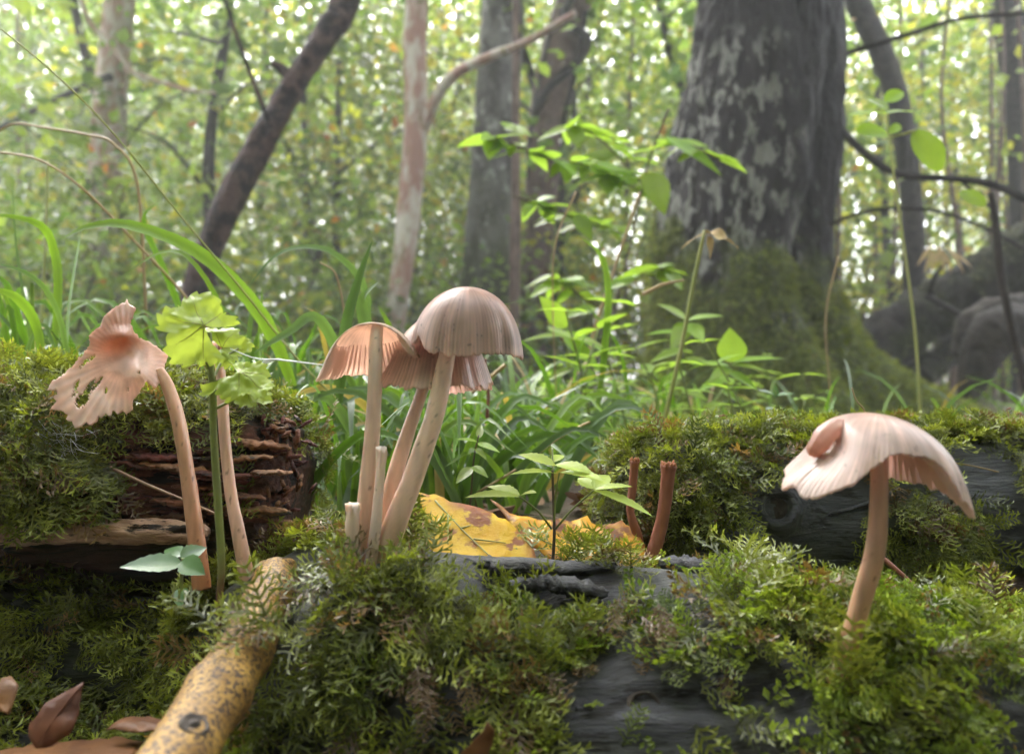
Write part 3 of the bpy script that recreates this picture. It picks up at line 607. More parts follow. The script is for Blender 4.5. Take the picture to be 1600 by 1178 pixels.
# the torn one on the left
def zc(x, y): return 60 + x / 4.444, 460 + y / 4.444
ol = [(612, 30), (622, 60), (640, 70), (675, 95), (655, 150), (640, 200), (665, 260), (700, 300), (770, 330), (830, 370), (900, 420), (880, 500), (860, 560), (845, 610), (820, 650), (770, 620), (755, 600), (720, 650), (690, 700), (655, 735), (645, 800), (605, 830), (585, 800), (550, 825), (520, 800), (500, 850), (465, 825), (440, 855), (415, 845), (400, 880), (360, 905), (335, 890), (300, 915), (250, 925), (235, 880), (190, 870), (205, 840), (165, 805), (80, 795), (130, 740), (100, 715), (130, 690), (125, 655), (60, 665), (95, 600), (150, 575), (200, 530), (255, 480), (290, 420), (335, 380), (360, 330), (350, 290), (385, 255), (430, 220), (450, 160), (520, 100), (580, 60), (600, 65)]
holes = [(345, 660, 80, 22, -1.0), (300, 735, 60, 40, -.8), (465, 665, 24, 12, -1.3), (420, 605, 42, 12, -1.1), (265, 630, 48, 14, -1.15), (325, 470, 60, 13, -.75), (370, 445, 30, 10, -.8), (700, 540, 9, 14, 0), (620, 660, 8, 14, 0), (250, 690, 26, 10, -.7), (390, 640, 40, 10, -1.1), (300, 420, 30, 7, -.8)]
def hole_e(c_):
    r_ = np.zeros(len(c_), bool)
    for x, y, a_, b_, an in holes:
        dx, dy = c_[:, 0] - x, c_[:, 1] - y; u, v_ = dx * math.cos(an) + dy * math.sin(an), -dx * math.sin(an) + dy * math.cos(an)
        r_ |= (u / a_) ** 2 + (v_ / b_) ** 2 < 1 + .35 * np.sin(u * .35) + .3 * np.sin(v_ * .8)
    return r_
q2, f = sheet(ol, 11, hole_e, 3.0)
ctr = np.array((610., 430.)); dv = q2 - ctr; an = np.arctan2(dv[:, 1], dv[:, 0]); rr = np.linalg.norm(dv, axis=1)
low = np.clip((q2[:, 1] - 300) / 620, 0, 1)
dep = .338 - .010 * np.exp(-((q2[:, 0] - 690) ** 2 + (q2[:, 1] - 550) ** 2) / 130 ** 2) - .016 * low ** 1.3 + .010 * np.clip((300 - q2[:, 1]) / 300, 0, 1) + .006 * np.clip((q2[:, 0] - 760) / 140, 0, 1) - .006 * np.exp(-((q2[:, 0] - 560) ** 2 + (q2[:, 1] - 290) ** 2) / 110 ** 2)
dep = dep + .00022 * np.sin(an * 46) * np.clip(rr / 300, 0, 1) + .0020 * fbm(np.c_[q2 / 130, 0 * an], 2)
V = np.array([P(*zc(x, y), d) for (x, y), d in zip(q2, dep)])
col = lerp((.50, .23, .14), (.76, .60, .52), np.clip((np.hypot(q2[:, 0] - 560, (q2[:, 1] - 290) * 1.1) - 60) / 260, 0, 1))
col = col * (1 - .16 * (.5 + .5 * np.sin(an * 46))[:, None] * np.clip(rr / 300, 0, 1)[:, None]) * (1 + .22 * fbm(np.c_[q2 / 60, 0 * an], 3))[:, None]
m = mushroom('collapsed torn mushroom with holes and a ragged fringe hanging from a bent stem', P(308, 852, .335))
cp = child('cap', V, f, M['cap'], m, attrs={'Col': col}); so_ = cp.modifiers.new('thickness', 'SOLIDIFY'); so_.thickness = .0007; so_.offset = 1
stem(m, [(247, 578, .336), (262, 605, .336), (280, 665, .336), (294, 745, .336), (303, 810, .335), (310, 868, .334), (315, 920, .333)], px2m(18, .336), px2m(28, .335), ct=(.58, .37, .28), cb=(.45, .19, .085))
m = tag(thing('broken_mushroom_stem', '', '', P(380, 872, .330)), 'tall slender mushroom stem without a cap behind the lobed green leaf', 'mushroom stem')
stem(m, [(340, 540, .336), (346, 600, .336), (352, 690, .335), (361, 770, .333), (372, 830, .331), (382, 885, .330), (390, 935, .330)], px2m(13, .336), px2m(25, .33), ragged=.7, ct=(.60, .38, .30), cb=(.58, .37, .29))

# ------------------------------------------------------------------ sticks and stalks
p = BRANCH
def dst(v, nr, u, th): return .0013 * fbm(v * 75, 4) + .0007 * np.exp(-((u - .56) / .03) ** 2) * (1 + 0 * th) - .0007 * np.exp(-((u - .31) / .012) ** 2) + .0003 * fbm(v * 400, 3) - .002 * np.clip(1 - u * 20, 0, 1) * (1 + np.cos(3 * th))
m = thing('yellow_branch', 'thick speckled yellow branch with a dark knot sloping down off the front log', 'branch', p[20])
v, f = tube(p, np.interp(np.linspace(0, 1, 70), [0, .3, .55, 1], [.0090, .0092, .0098, .0100]), 40, dst)
wd = child('wood', v, f, M['stick_yellow'], m)
tp = p[40]; tn = unit(p[41] - p[39]); i_ = int(np.argmin(np.abs(PXY(p)[1] - 1172) )); c_ = p[i_]; tn = unit(p[i_ + 1] - p[i_ - 1]); tcam = unit(np.array((0, 0, H)) - c_); nn = unit(tcam - tn * (tcam @ tn))
child('knot', *lathe(c_ + nn * .0094 - np.array((.0012, 0, 0)), nn, [(.0048, -.002), (.0042, .0008), (.0036, .0014), (.0026, .0008), (.0013, .0010), (.0007, .0019), (.0001, .0020)], disp=.0008), M['knot'], m)
p = smooth(PP([(-60, 838, .345), (60, 833, .346), (180, 828, .348), (290, 832, .350), (326, 834, .351)]), 110)
v, f = tube(p, np.interp(np.linspace(0, 1, 110), [0, .5, .9, 1], [.0052, .0056, .0046, .0030]), 44, lambda v, nr, u, th: .0017 * fbm(v * np.array((90, 300, 300)), 4) - .0019 * np.clip(fbm(v * np.array((60, 330, 330)) + 9, 3) * 2, 0, 1) + .0006 * fbm(v * 30, 2))
m = thing('bark_stick', 'cracked brown stick lying level under the rotten log', 'stick', p[60]); child('bark', v, f, M['stick_bark'], m)
for pts, w_, lab in (([(992, 720, .376), (988, 765, .376), (985, 800, .375), (997, 840, .374), (1003, 880, .374)], 14, 'thin reddish brown broken plant stalk beside the thicker one'), ([(1045, 727, .372), (1040, 775, .372), (1033, 820, .371), (1021, 862, .370), (1012, 895, .370)], 22, 'thick reddish brown broken plant stalk with a frayed top')):
    p = smooth(PP(pts), 40); m = thing('broken_stalk', lab, 'plant stalk', p[-1], 'broken stalks in front of the knotty log')
    r0 = px2m(w_, .372) / 2
    v, f = tube(p, np.interp(np.linspace(0, 1, 40), [0, .06, .5, 1], [r0 * 1.15, r0 * .95, r0 * .92, r0 * 1.2]), 20, lambda v, nr, u, th: .10 * r0 * fbm(v * np.array((400, 400, 70)), 3))
    child('stalk', v, f, M['stalk'], m)
    for k in range(9):
        a = k * .7; o_ = np.array((math.cos(a), math.sin(a), 0)) * r0 * (.85 if k else .2)
        child('fibre', *tube(np.array([p[0] + o_ - (0, 0, .001), p[0] + o_ * 1.1 + (0, 0, .0008), p[0] + o_ * 1.25 + (random.gauss(0, .0003), 0, random.uniform(.0012, .0026))]), [r0 * .32, r0 * .26, r0 * .06], 5), M['stalk_top'], m)
def twig(name, label, cat, pts, w0, w1, mat, n=24, seg=6, group=None, rough=0., parent=None):
    p = smooth(PP(pts), n); rr = np.linspace(w0, w1, n) / 2
    v, f = tube(p, rr, seg, (lambda v, nr, u, th: rough * w0 * fbm(v * 3 / w0 * .3, 2)) if rough else None)
    if parent is not None: return child(name, v, f, M[mat], parent)
    return tag(obj(name, v, f, M[mat], origin=p[-1]), label, cat, group)
twig('thin_twig', 'thin straw-coloured twig slanting across the rotten log', 'twig', [(172, 730, .352), (230, 757, .350), (290, 782, .347), (345, 806, .345)], .0016, .0010, 'twig')
twig('red_twig', 'reddish twig leaning behind the stem of the lone mushroom', 'twig', [(1366, 862, .345), (1395, 885, .34), (1425, 912, .335), (1446, 938, .33)], .0028, .0012, 'twig_red')
twig('dead_grass', 'fine pale dead stem lying over the knotty log', 'stem', [(1470, 720, .425), (1530, 730, .425), (1600, 748, .43)], .0008, .0007, 'straw')
twig('pale_root', 'pale crooked root on the ground behind the lone mushroom', 'root', [(1448, 694, .62), (1480, 678, .64), (1520, 662, .66), (1570, 656, .68), (1640, 655, .7)], .0030, .0035, 'twig', rough=.5)
twig('dark_thread', 'fine dark curled thread sticking up behind the lone mushroom', 'stem', [(1331, 606, .40), (1338, 625, .40), (1350, 640, .40), (1352, 655, .40)], .0007, .0010, 'straw')
# rotting board behind the knotty log
v, f = plank(np.array([(.33, .62, .115), (.45, .63, .117), (.62, .64, .118)]), .035, .012)
tag(obj('rotten_board', v, f, M['splinter'], origin=(.45, .63, .117)), 'reddish strip of rotten wood lying behind the knotty log', 'wood')
# spider silk
m = thing('spider_silk', 'white spider thread stretched from the lobed leaf to the torn-open mushroom', 'spider web', P(450, 565, .31))
for pts, w0, w1 in (([(505, 570, .31), (470, 566, .31), (430, 562, .311), (412, 565, .311)], .00035, .0011), ([(430, 562, .311), (405, 572, .311), (385, 590, .312)], .0008, .0003), ([(440, 562, .311), (400, 560, .311), (360, 545, .312)], .0008, .00025), ([(412, 565, .311), (398, 585, .311)], .0006, .0002)):
    twig('strand', '', '', pts, w0, w1, 'web', parent=m)
g = np.random.default_rng(31); m = thing('spider_web', 'tattered white web caught on the moss of the rotten log', 'spider web', P(40, 690, .345))
for k in range(110):
    x, y = g.choice((g.normal(20, 22), g.normal(75, 40))), g.normal(690, 14); a = g.normal(.5, .7); l = g.uniform(5, 30)
    twig('strand', '', '', [(x - l * math.cos(a), y - l * math.sin(a), .342), (x + g.normal(0, 3), y + g.uniform(0, 8), .341), (x + l * math.cos(a), y + l * math.sin(a), .342)], g.uniform(.00005, .00022), .00005, 'web', parent=m, n=8, seg=4)

# ------------------------------------------------------------------ seedlings
def lobed(c, axis_, up, rad_, seed=0, n=200, lobes=5, cup=.15, droop=.2, span=.94):
    """a rounded leaf with scalloped lobes; axis runs from the stalk notch to the tip"""
    a = unit(np.asarray(axis_, float)); up = np.asarray(up, float); up = unit(up - a * (up @ a)); sd2 = np.cross(a, up)
    ph = np.linspace(-np.pi * span, np.pi * span, n); lob = np.abs(np.cos(ph * lobes / 2.0 + .3 * np.sin(ph * 2 + seed)))
    r = rad_ * (.60 + .27 * lob ** .6 + .12 * ((ph * 3.4 + 9) % 1.0) + .12 * fbm(np.c_[ph * 1.5, 0 * ph + seed, 0 * ph], 2))
    k = np.linspace(0, 1, 16)[:, None]; x = r * np.sin(ph) * k; y = r * np.cos(ph) * k; rho = r / rad_ * k
    z = cup * rad_ * rho ** 2 * (.5 + .5 * np.cos(ph * 3 + seed)) - droop * rad_ * rho ** 2 + .34 * rad_ * fbm(np.stack((x / rad_ * 1.9, y / rad_ * 1.9, 0 * x + seed), -1), 3)
    V = np.asarray(c) + sd2 * x[..., None] + a * y[..., None] + up * z[..., None]
    i, j = np.meshgrid(np.arange(15), np.arange(n - 1), indexing='ij')
    return V.reshape(-1, 3), np.stack((i * n + j, (i + 1) * n + j, (i + 1) * n + j + 1, i * n + j + 1), -1).reshape(-1, 4), (np.asarray(c), sd2, a, up, rad_)
def veins(par, fr, seed, lobes=5, cup=.15, droop=.2):
    c, sd2, a, up, rad_ = fr
    for k in range(lobes):
        ph = (k - (lobes - 1) / 2) * 2 * np.pi / lobes * .78; t = np.linspace(0.02, .88, 9); x = rad_ * .8 * math.sin(ph) * t; y = rad_ * .8 * math.cos(ph) * t
        z = cup * rad_ * (.8 * t) ** 2 * (.5 + .5 * math.cos(ph * 3 + seed)) - droop * rad_ * (.8 * t) ** 2 + .34 * rad_ * fbm(np.stack((x / rad_ * 1.9, y / rad_ * 1.9, 0 * x + seed), -1), 3)
        p = c + sd2 * x[:, None] + a * y[:, None] + up * z[:, None]
        child('vein', *tube(p, np.linspace(.014, .005, 9) * rad_, 5), M['vein'], par)
base = P(340, 992, .292)
m = thing('lobed_seedling', 'lime green seedling with scalloped round leaves on a tall stem beside the yellow branch', 'seedling', base)
p = smooth(PP([(326, 520, .300), (331, 600, .300), (334, 680, .300), (341, 790, .298), (346, 880, .296), (342, 945, .294), (340, 1000, .292)]), 50)
u = np.linspace(0, 1, 50); v, f = tube(p, np.interp(u, [0, .5, .8, 1], [.0011, .00155, .0013, .0012]), 10)
child('stem', v, f, M['stem_green'], m, attrs={'red': np.r_[np.repeat(np.clip((u - .62) * 6, 0, 1), 10), 0, 1]})
for (cx, cy, d, axp, up, rad_, sd_, pet) in ((316, 514, .294, (-.70, -.30, .28), (.25, -1, .45), 68, 1, [(326, 540, .300), (314, 535, .297), (318, 552, .298), (336, 600, .300)]),
                                              (346, 540, .312, (.9, .25, .02), (.1, -.8, .6), 46, 2, [(372, 545, .315), (350, 560, .308), (333, 592, .300)]),
                                              (374, 588, .299, (.85, -.15, -.30), (.1, -.60, .85), 58, 3, [(388, 590, .298), (360, 590, .300), (333, 598, .300)]),
                                              (385, 606, .305, (.75, .1, -.25), (.2, -.55, .85), 44, 4, [(405, 606, .304), (370, 622, .303), (338, 638, .300)])):
    V, f, fr = lobed(P(cx, cy, d), axp, up, px2m(rad_, d), sd_, span=.80); lf = child('leaf', V, f, M['leaf_lime'], m); veins(lf, fr, sd_)
    twig('leaf_stalk', '', '', pet, .0011, .0012, 'stem_green', parent=m, n=14)
# glossy little seedling
m = thing('small_seedling', 'tiny seedling with dewy glossy green leaves low beside the torn mushroom\'s stem', 'seedling', P(283, 930, .300))
twig('stem', '', '', [(286, 872, .300), (284, 900, .300), (283, 935, .300)], .0014, .0012, 'stem_green', parent=m)
for b, t, w_, up in (((284, 880, .300), (188, 880, .290), 46, (.1, -.55, .8)), ((282, 872, .302), (322, 853, .306), 40, (0, -.7, .7)), ((284, 876, .299), (318, 895, .292), 42, (0, -.75, .6)), ((285, 868, .304), (255, 855, .312), 34, (0, -.6, .8)), ((284, 918, .296), (280, 948, .290), 30, (0, -1, .3))):
    child('leaf', *leaf(P(*b), P(*t), px2m(w_, .3), up, n=20, serr=.16, teeth=6, curl=.10, shape='ovate'), M['leaf_dark'], m)
# compound seedling in the middle
m = thing('compound_seedling', 'fresh green seedling with toothed leaflets in threes standing behind the log ridge', 'seedling', P(865, 890, .335))
twig('stem', '', '', [(863, 735, .336), (865, 790, .336), (866, 840, .335), (862, 895, .335)], .0012, .0017, 'stem_dark', parent=m)
for pts in ([(874, 738, .337), (868, 775, .336), (866, 815, .335)], [(812, 776, .328), (840, 798, .331), (862, 826, .335)], [(928, 766, .329), (895, 795, .331), (868, 826, .335)], [(863, 700, .345), (864, 740, .338), (864, 780, .336)]):
    twig('leaf_stalk', '', '', pts, .0008, .0010, 'stem_green', parent=m)
LEAFLETS = [((872, 740, .337), (800, 727, .322), 20, (0, -.25, 1)), ((868, 728, .337), (812, 702, .342), 26, (.1, -.4, .9)), ((868, 726, .338), (925, 730, .326), 26, (0, -.4, .9)), ((874, 738, .337), (945, 738, .318), 24, (0, -.3, 1)), ((866, 722, .340), (878, 704, .352), 18, (0, -.4, .9)),
            ((812, 776, .328), (730, 764, .318), 24, (0, -.3, 1)), ((812, 774, .329), (762, 752, .336), 24, (0, -.3, 1)), ((813, 774, .328), (836, 764, .320), 15, (0, -.4, .9)),
            ((928, 766, .329), (1022, 792, .316), 22, (.1, -.3, 1)), ((928, 764, .330), (903, 742, .338), 22, (0, -.5, .8)), ((928, 764, .330), (952, 736, .340), 26, (0, -.5, .8)), ((930, 765, .329), (986, 752, .325), 18, (0, -.3, 1))]
for b, t, w_, up in LEAFLETS:
    child('leaflet', *leaf(P(*b), P(*t), px2m(w_ * 1.25, .33), up, n=26, serr=.22, teeth=7, curl=.16, fold=.22, shape='lance'), M['leaf_lime'], m)
# little pale plant left of it
m = thing('small_weed', 'small pale green weed with a dark stem among the grass behind the clump', 'weed', P(735, 800, .43))
twig('stem', '', '', [(748, 680, .43), (740, 720, .43), (734, 800, .43)], .0008, .0014, 'stem_dark', parent=m)
for b, t, w_ in (((746, 690, .43), (715, 682, .42), 14), ((748, 685, .43), (752, 660, .44), 13), ((746, 692, .43), (780, 702, .42), 15), ((738, 730, .43), (712, 752, .42), 22), ((738, 728, .43), (762, 742, .42), 17), ((744, 700, .43), (760, 715, .42), 12)):
    child('leaf', *leaf(P(*b), P(*t), px2m(w_, .43), (0, -.5, .9), n=10, shape='ovate'), M['leaf_green'], m)

# ------------------------------------------------------------------ fallen leaves
def fallen(label, outline, depth, mat, curve=.0025, h=11, sd_=0, mid=None, vm='vein', group='yellow leaves behind the front log'):
    q, f = sheet(outline, h, None, 1.6); o = np.asarray(outline, float)
    dm = np.min(np.linalg.norm(q[:, None] - np.vstack([o + (np.roll(o, -1, 0) - o) * k for k in (0, .25, .5, .75)])[None], axis=2), 1)
    d = np.array([depth(x, y) for x, y in q]) + curve * fbm(np.c_[q / 45, 0 * q[:, :1] + sd_], 3)
    V = np.array([P(x, y, dd) for (x, y), dd in zip(q, d)])
    rim = np.clip(1.1 - dm / 15, 0, 1) * np.clip(.35 + 2.4 * fbm(np.c_[q / 30, 0 * q[:, :1] + sd_ + 4], 2), 0, 1)
    m_ = thing('fallen_leaf', label, 'leaf', V[:, :].mean(0), group)
    b = child('blade', V, f, M[mat], m_, attrs={'rim': rim}); so_ = b.modifiers.new('thickness', 'SOLIDIFY'); so_.thickness = .00035
    if mid:
        for ln in mid: child('vein', *tube(smooth([P(x, y, depth(x, y) - .0008) for x, y in ln], 12), np.linspace(.0005, .0002, 12), 5), M['leaf_brown'] if mat == 'leaf_brown' else M['vein'], m_)
    return m_
d1 = lambda x, y: .395 - (y - 775) * .00045
fallen('yellow fallen leaf with browned edges propped behind the moss beside the clump', [(655, 770), (680, 772), (705, 786), (735, 790), (762, 796), (790, 814), (806, 822), (820, 838), (834, 856), (842, 884), (815, 896), (760, 896), (700, 892), (676, 860), (664, 815)], d1, 'leaf_yellow', curve=.005, mid=[[(680, 782), (720, 825), (765, 868), (790, 890)], [(720, 825), (760, 815)], [(740, 842), (790, 848)], [(700, 804), (700, 850)]], sd_=1)
d2 = lambda x, y: .392 - (y - 800) * .0004
fallen('amber spotted fallen leaf lying behind the compound seedling', [(768, 780), (800, 803), (850, 812), (890, 812), (915, 808), (935, 822), (942, 850), (925, 885), (915, 900), (888, 890), (850, 868), (812, 838), (785, 805)], d2, 'leaf_orange', mid=[[(770, 784), (830, 834), (890, 860), (935, 872)]], sd_=2)
d3 = lambda x, y: .385 - (y - 810) * .0004
fallen('golden fallen leaf with small holes leaning beside the broken stalks', [(925, 835), (945, 820), (970, 815), (990, 828), (1004, 842), (1008, 868), (990, 890), (965, 900), (935, 890), (918, 866)], d3, 'leaf_orange', sd_=3, mid=[[(930, 890), (960, 860), (985, 830)]])
d4 = lambda x, y: .255 - (y - 1060) * .00012
fallen('brown oval dead leaf standing in the dark hollow under the left logs', [(132, 1064), (118, 1074), (92, 1086), (66, 1104), (48, 1130), (44, 1150), (58, 1172), (84, 1166), (108, 1150), (120, 1128), (126, 1100)], d4, 'leaf_brown', mid=[[(130, 1068), (95, 1110), (60, 1160)]], group='dead leaves under the left logs', sd_=4)
d5 = lambda x, y: .245 + (1178 - y) * .0004
fallen('dull curled dead leaf half under the yellow branch', [(165, 1140), (195, 1122), (235, 1120), (275, 1132), (262, 1146), (215, 1142)], d5, 'leaf_brown', group='dead leaves under the left logs', sd_=5)
fallen('long reddish dead leaf lying flat below the oval dead leaf', [(-10, 1176), (60, 1162), (130, 1158), (190, 1150), (225, 1160), (195, 1200), (60, 1215), (-10, 1210)], lambda x, y: .235 + (1200 - y) * .0008, 'leaf_brown', group='dead leaves under the left logs', sd_=6)
fallen('crumpled grey brown bark flake at the foot of the left logs', [(2, 1060), (18, 1056), (28, 1075), (22, 1100), (12, 1118), (0, 1108), (-8, 1080)], lambda x, y: .262 - (y - 1060) * .0002, 'leaf_brown', group='dead leaves under the left logs', sd_=7)
fallen('folded tan dead leaf tucked in the moss low on the front log', [(722, 1174), (748, 1150), (762, 1128), (776, 1140), (770, 1165), (744, 1192), (724, 1192)], lambda x, y: .232, 'leaf_brown', group='dead leaves on the front log', sd_=8)
fallen('pinkish dead leaf lying on the soil between the seedling and the broken stalks', [(895, 772), (930, 768), (956, 780), (944, 792), (915, 790)], lambda x, y: .46, 'leaf_brown', group='dead leaves behind the front log', sd_=9)
fallen('pink brown dead leaf in the grass behind the left log', [(-8, 535), (20, 530), (45, 542), (52, 556), (30, 566), (-8, 566)], lambda x, y: .60, 'leaf_brown', group='dead leaves behind the front log', sd_=10)
# withered brown moss sprigs on the front log
g = np.random.default_rng(41)
for (x, y, d, n_, s_, lab) in ((1005, 965, .280, 9, 1.2, 'withered brown sprig hanging on the bare part of the front log'), (700, 1070, .262, 9, 1.25, 'pale brown withered moss bunch on the face of the front log'), (690, 1000, .274, 7, 1.0, 'tan withered moss bunch above the paler one on the front log')):
    c_ = P(x, y, d); p = c_ + g.normal(0, .006 * s_, (n_, 3)); nr = np.tile(unit(np.array((0, -.85, .5))), (n_, 1))
    o_ = moss_mesh('withered_sprig', lab, p, nr, (.009 * s_, .015 * s_), g, FEATHER, ((.22, .13, .06), (.36, .24, .13), (.08, .045, .025), (.30, .19, .10)), lift=(0, 40), down=1.6)
    del o_['kind']; o_['category'] = 'moss sprig'; o_['group'] = 'withered moss on the front log'

# ------------------------------------------------------------------ grass
GREENS = [(.075, .15, .022), (.10, .19, .026), (.13, .215, .038), (.095, .155, .07), (.06, .105, .045)]
def put_blade(par, pts, w_, col, roll=0., n=16, fold=.25):
    v, f = blade(pts, w_, up=(0, -1, .55), n=n, roll=roll * .6, fold=fold); u = np.repeat(np.linspace(0, 1, n), 3)
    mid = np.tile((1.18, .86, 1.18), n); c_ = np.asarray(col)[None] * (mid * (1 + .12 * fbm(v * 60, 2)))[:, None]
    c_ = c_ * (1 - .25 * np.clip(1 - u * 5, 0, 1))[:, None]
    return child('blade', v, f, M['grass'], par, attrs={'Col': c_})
def tuft(label, base, blades, rnd=0, hgt=.12, spread=.10, wd=(.003, .006), seed=0, bspread=.02, lean=0.):
    base = np.array((base[0], base[1], float(gz(base[0], base[1])))); t = thing('grass_tuft', label, 'grass', base, 'grass tufts behind the logs'); g = np.random.default_rng(seed)
    for pts, wpx, ci, *roll in blades: put_blade(t, PP(pts), px2m(wpx * .82, pts[0][2]), GREENS[ci], roll[0] if roll else 0.)
    for k in range(rnd):
        a = g.uniform(0, 2 * np.pi); r = spread * g.uniform(.25, 1.1); h_ = hgt * g.uniform(.55, 1.15); b = base + np.array((g.normal(0, bspread), g.normal(0, bspread), -.004))
        dr = np.array((math.cos(a) + lean, math.sin(a), 0)); dr = dr / max(1e-6, np.linalg.norm(dr))
        pts = [b, b + dr * r * .22 + (0, 0, h_ * .55), b + dr * r * .6 + (0, 0, h_ * .95), b + dr * r * 1.0 + (0, 0, h_ * g.uniform(.5, .95))]
        dry = g.random() < .07
        put_blade(t, pts, g.uniform(*wd), (.36, .26, .12) if dry else np.array(GREENS[g.integers(0, 5)]) * g.uniform(.75, 1.2), roll=g.normal(0, .5), n=12)
    return t
def PG(px, d): return ((px - 800) / F * d, d)
tuft('broad bright grass blades rising behind the torn mushroom', PG(80, .56), [
    ([(80, 620, .56), (92, 480, .55), (88, 400, .55), (60, 350, .54), (-30, 332, .53)], 22, 2, .5), ([(104, 620, .56), (108, 500, .56), (118, 420, .56), (128, 355, .57)], 20, 1, 1.2), ([(112, 600, .50), (92, 492, .49), (50, 432, .48), (-30, 405, .47)], 11, 3),
    ([(70, 620, .52), (62, 520, .51), (30, 468, .50), (-20, 448, .49)], 24, 2, .6), ([(22, 620, .55), (10, 520, .55), (-5, 440, .56)], 14, 1), ([(60, 610, .6), (40, 480, .6), (25, 380, .62), (18, 260, .63)], 6, 3)], 16, .17, .10, (.003, .006), 1)
tuft('tuft with one long broad blade arching over the lobed seedling', PG(440, .56), [
    ([(470, 640, .56), (425, 520, .54), (360, 436, .52), (290, 384, .51), (200, 352, .50), (140, 354, .50), (92, 376, .49)], 27, 2), ([(330, 600, .66), (260, 430, .66), (225, 345, .66), (252, 314, .66)], 12, 1), ([(372, 640, .55), (352, 500, .54), (300, 408, .54), (250, 395, .55), (180, 440, .56)], 9, 2),
    ([(560, 640, .60), (575, 470, .60), (530, 402, .59), (480, 386, .58), (430, 400, .57), (385, 452, .56)], 13, 3), ([(410, 620, .56), (408, 520, .56), (410, 445, .56)], 14, 2, .9), ([(560, 620, .52), (500, 500, .50), (450, 520, .49), (396, 552, .48)], 20, 3, .4),
    ([(530, 640, .50), (540, 520, .49), (560, 440, .49), (582, 376, .49)], 24, 4, .3), ([(600, 640, .50), (575, 520, .49), (566, 470, .49), (592, 440, .48)], 26, 3, .2), ([(630, 600, .6), (612, 520, .6), (590, 475, .6)], 12, 2)], 26, .12, .12, (.003, .006), 2)
for k, (px, d, n_, h_, sp) in enumerate(((560, .50, 34, .085, .10), (640, .54, 40, .10, .12), (720, .52, 40, .085, .13), (790, .60, 34, .08, .14), (500, .62, 34, .12, .13), (330, .66, 26, .16, .14), (200, .72, 26, .16, .15), (850, .70, 26, .08, .13), (20, .75, 24, .18, .14))):
    tuft(('lush', 'dense', 'spreading', 'low', 'arching', 'tall', 'loose', 'sparse', 'ragged')[k] + ' tuft of dark green grass ' + ('behind the clump\'s left stems', 'straight behind the clump\'s stems', 'between the clump and the yellow leaf', 'behind the yellow leaf and small weed', 'left of the clump, behind the log end', 'behind the lobed seedling', 'between the torn mushroom and the leaning trunk', 'behind the compound seedling', 'at the left beyond the broad blades')[k], PG(px, d), [], n_, h_, sp, (.0035, .0075), 20 + k, .025)
tuft('single curved green blade among the herbs beside the thick trunk', PG(930, .75), [([(932, 660, .75), (948, 520, .75), (950, 440, .75), (936, 395, .75), (905, 370, .74)], 14, 2, .7), ([(985, 640, .8), (965, 540, .8), (905, 465, .8)], 7, 1)], 5, .1, .08, (.003, .005), 40)
for pts, w_, mt, lab in (([(-30, 20, .46), (90, 120, .47), (180, 212, .48), (280, 335, .49), (380, 455, .50), (480, 578, .51), (610, 700, .52)], 4.2, 'straw_green', 'long thin green grass stalk leaning across the whole left side'),
                         ([(-20, 236, .60), (60, 250, .60), (130, 296, .61), (205, 372, .62), (285, 458, .63), (330, 520, .64)], 5, 'straw', 'dry straw stalk slanting behind the lobed leaf'),
                         ([(-10, 210, .70), (22, 194, .70), (70, 200, .70), (140, 212, .70), (178, 226, .70), (215, 290, .7), (230, 520, .7)], 5, 'straw', 'dry grass stalk with a drooping seed head at the far left'),
                         ([(640, 720, .62), (720, 630, .62), (790, 570, .62)], 7, 'straw', 'dry straw blade behind the dome cap'), ([(745, 770, .50), (820, 725, .50), (880, 680, .52), (965, 640, .54)], 5, 'straw', 'long tan straw lying across the grass'),
                         ([(758, 560, .55), (763, 610, .55), (760, 672, .55)], 6, 'twig_red', 'short reddish stalk hanging below the fringed cap'), ([(500, 410, .60), (525, 430, .60), (538, 500, .60), (528, 560, .60)], 4, 'straw', 'bent dry stalk in the grass left of the clump'),
                         ([(1000, 300, .9), (960, 420, .9), (925, 530, .9), (905, 640, .9)], 6, 'straw', 'dry leaning stalk among the herbs'), ([(75, 250, .8), (70, 400, .8), (60, 560, .8)], 5, 'straw_green', 'upright pale grass stem at the far left'),
                         ([(1300, 640, 1.0), (1290, 500, 1.0), (1310, 400, 1.0)], 3, 'straw', 'fine upright stem before the thick trunk\'s root'),
                         ([(870, 640, .8), (864, 480, .8), (868, 380, .8), (900, 300, .8)], 3, 'straw', 'fine dry stem between the grey trunk and the herbs')):
    twig('dry_stalk', lab, 'stalk', pts, px2m(w_ * .7, pts[0][2]), px2m(w_, pts[0][2]), mt, n=30, seg=5, group='grass stalks')
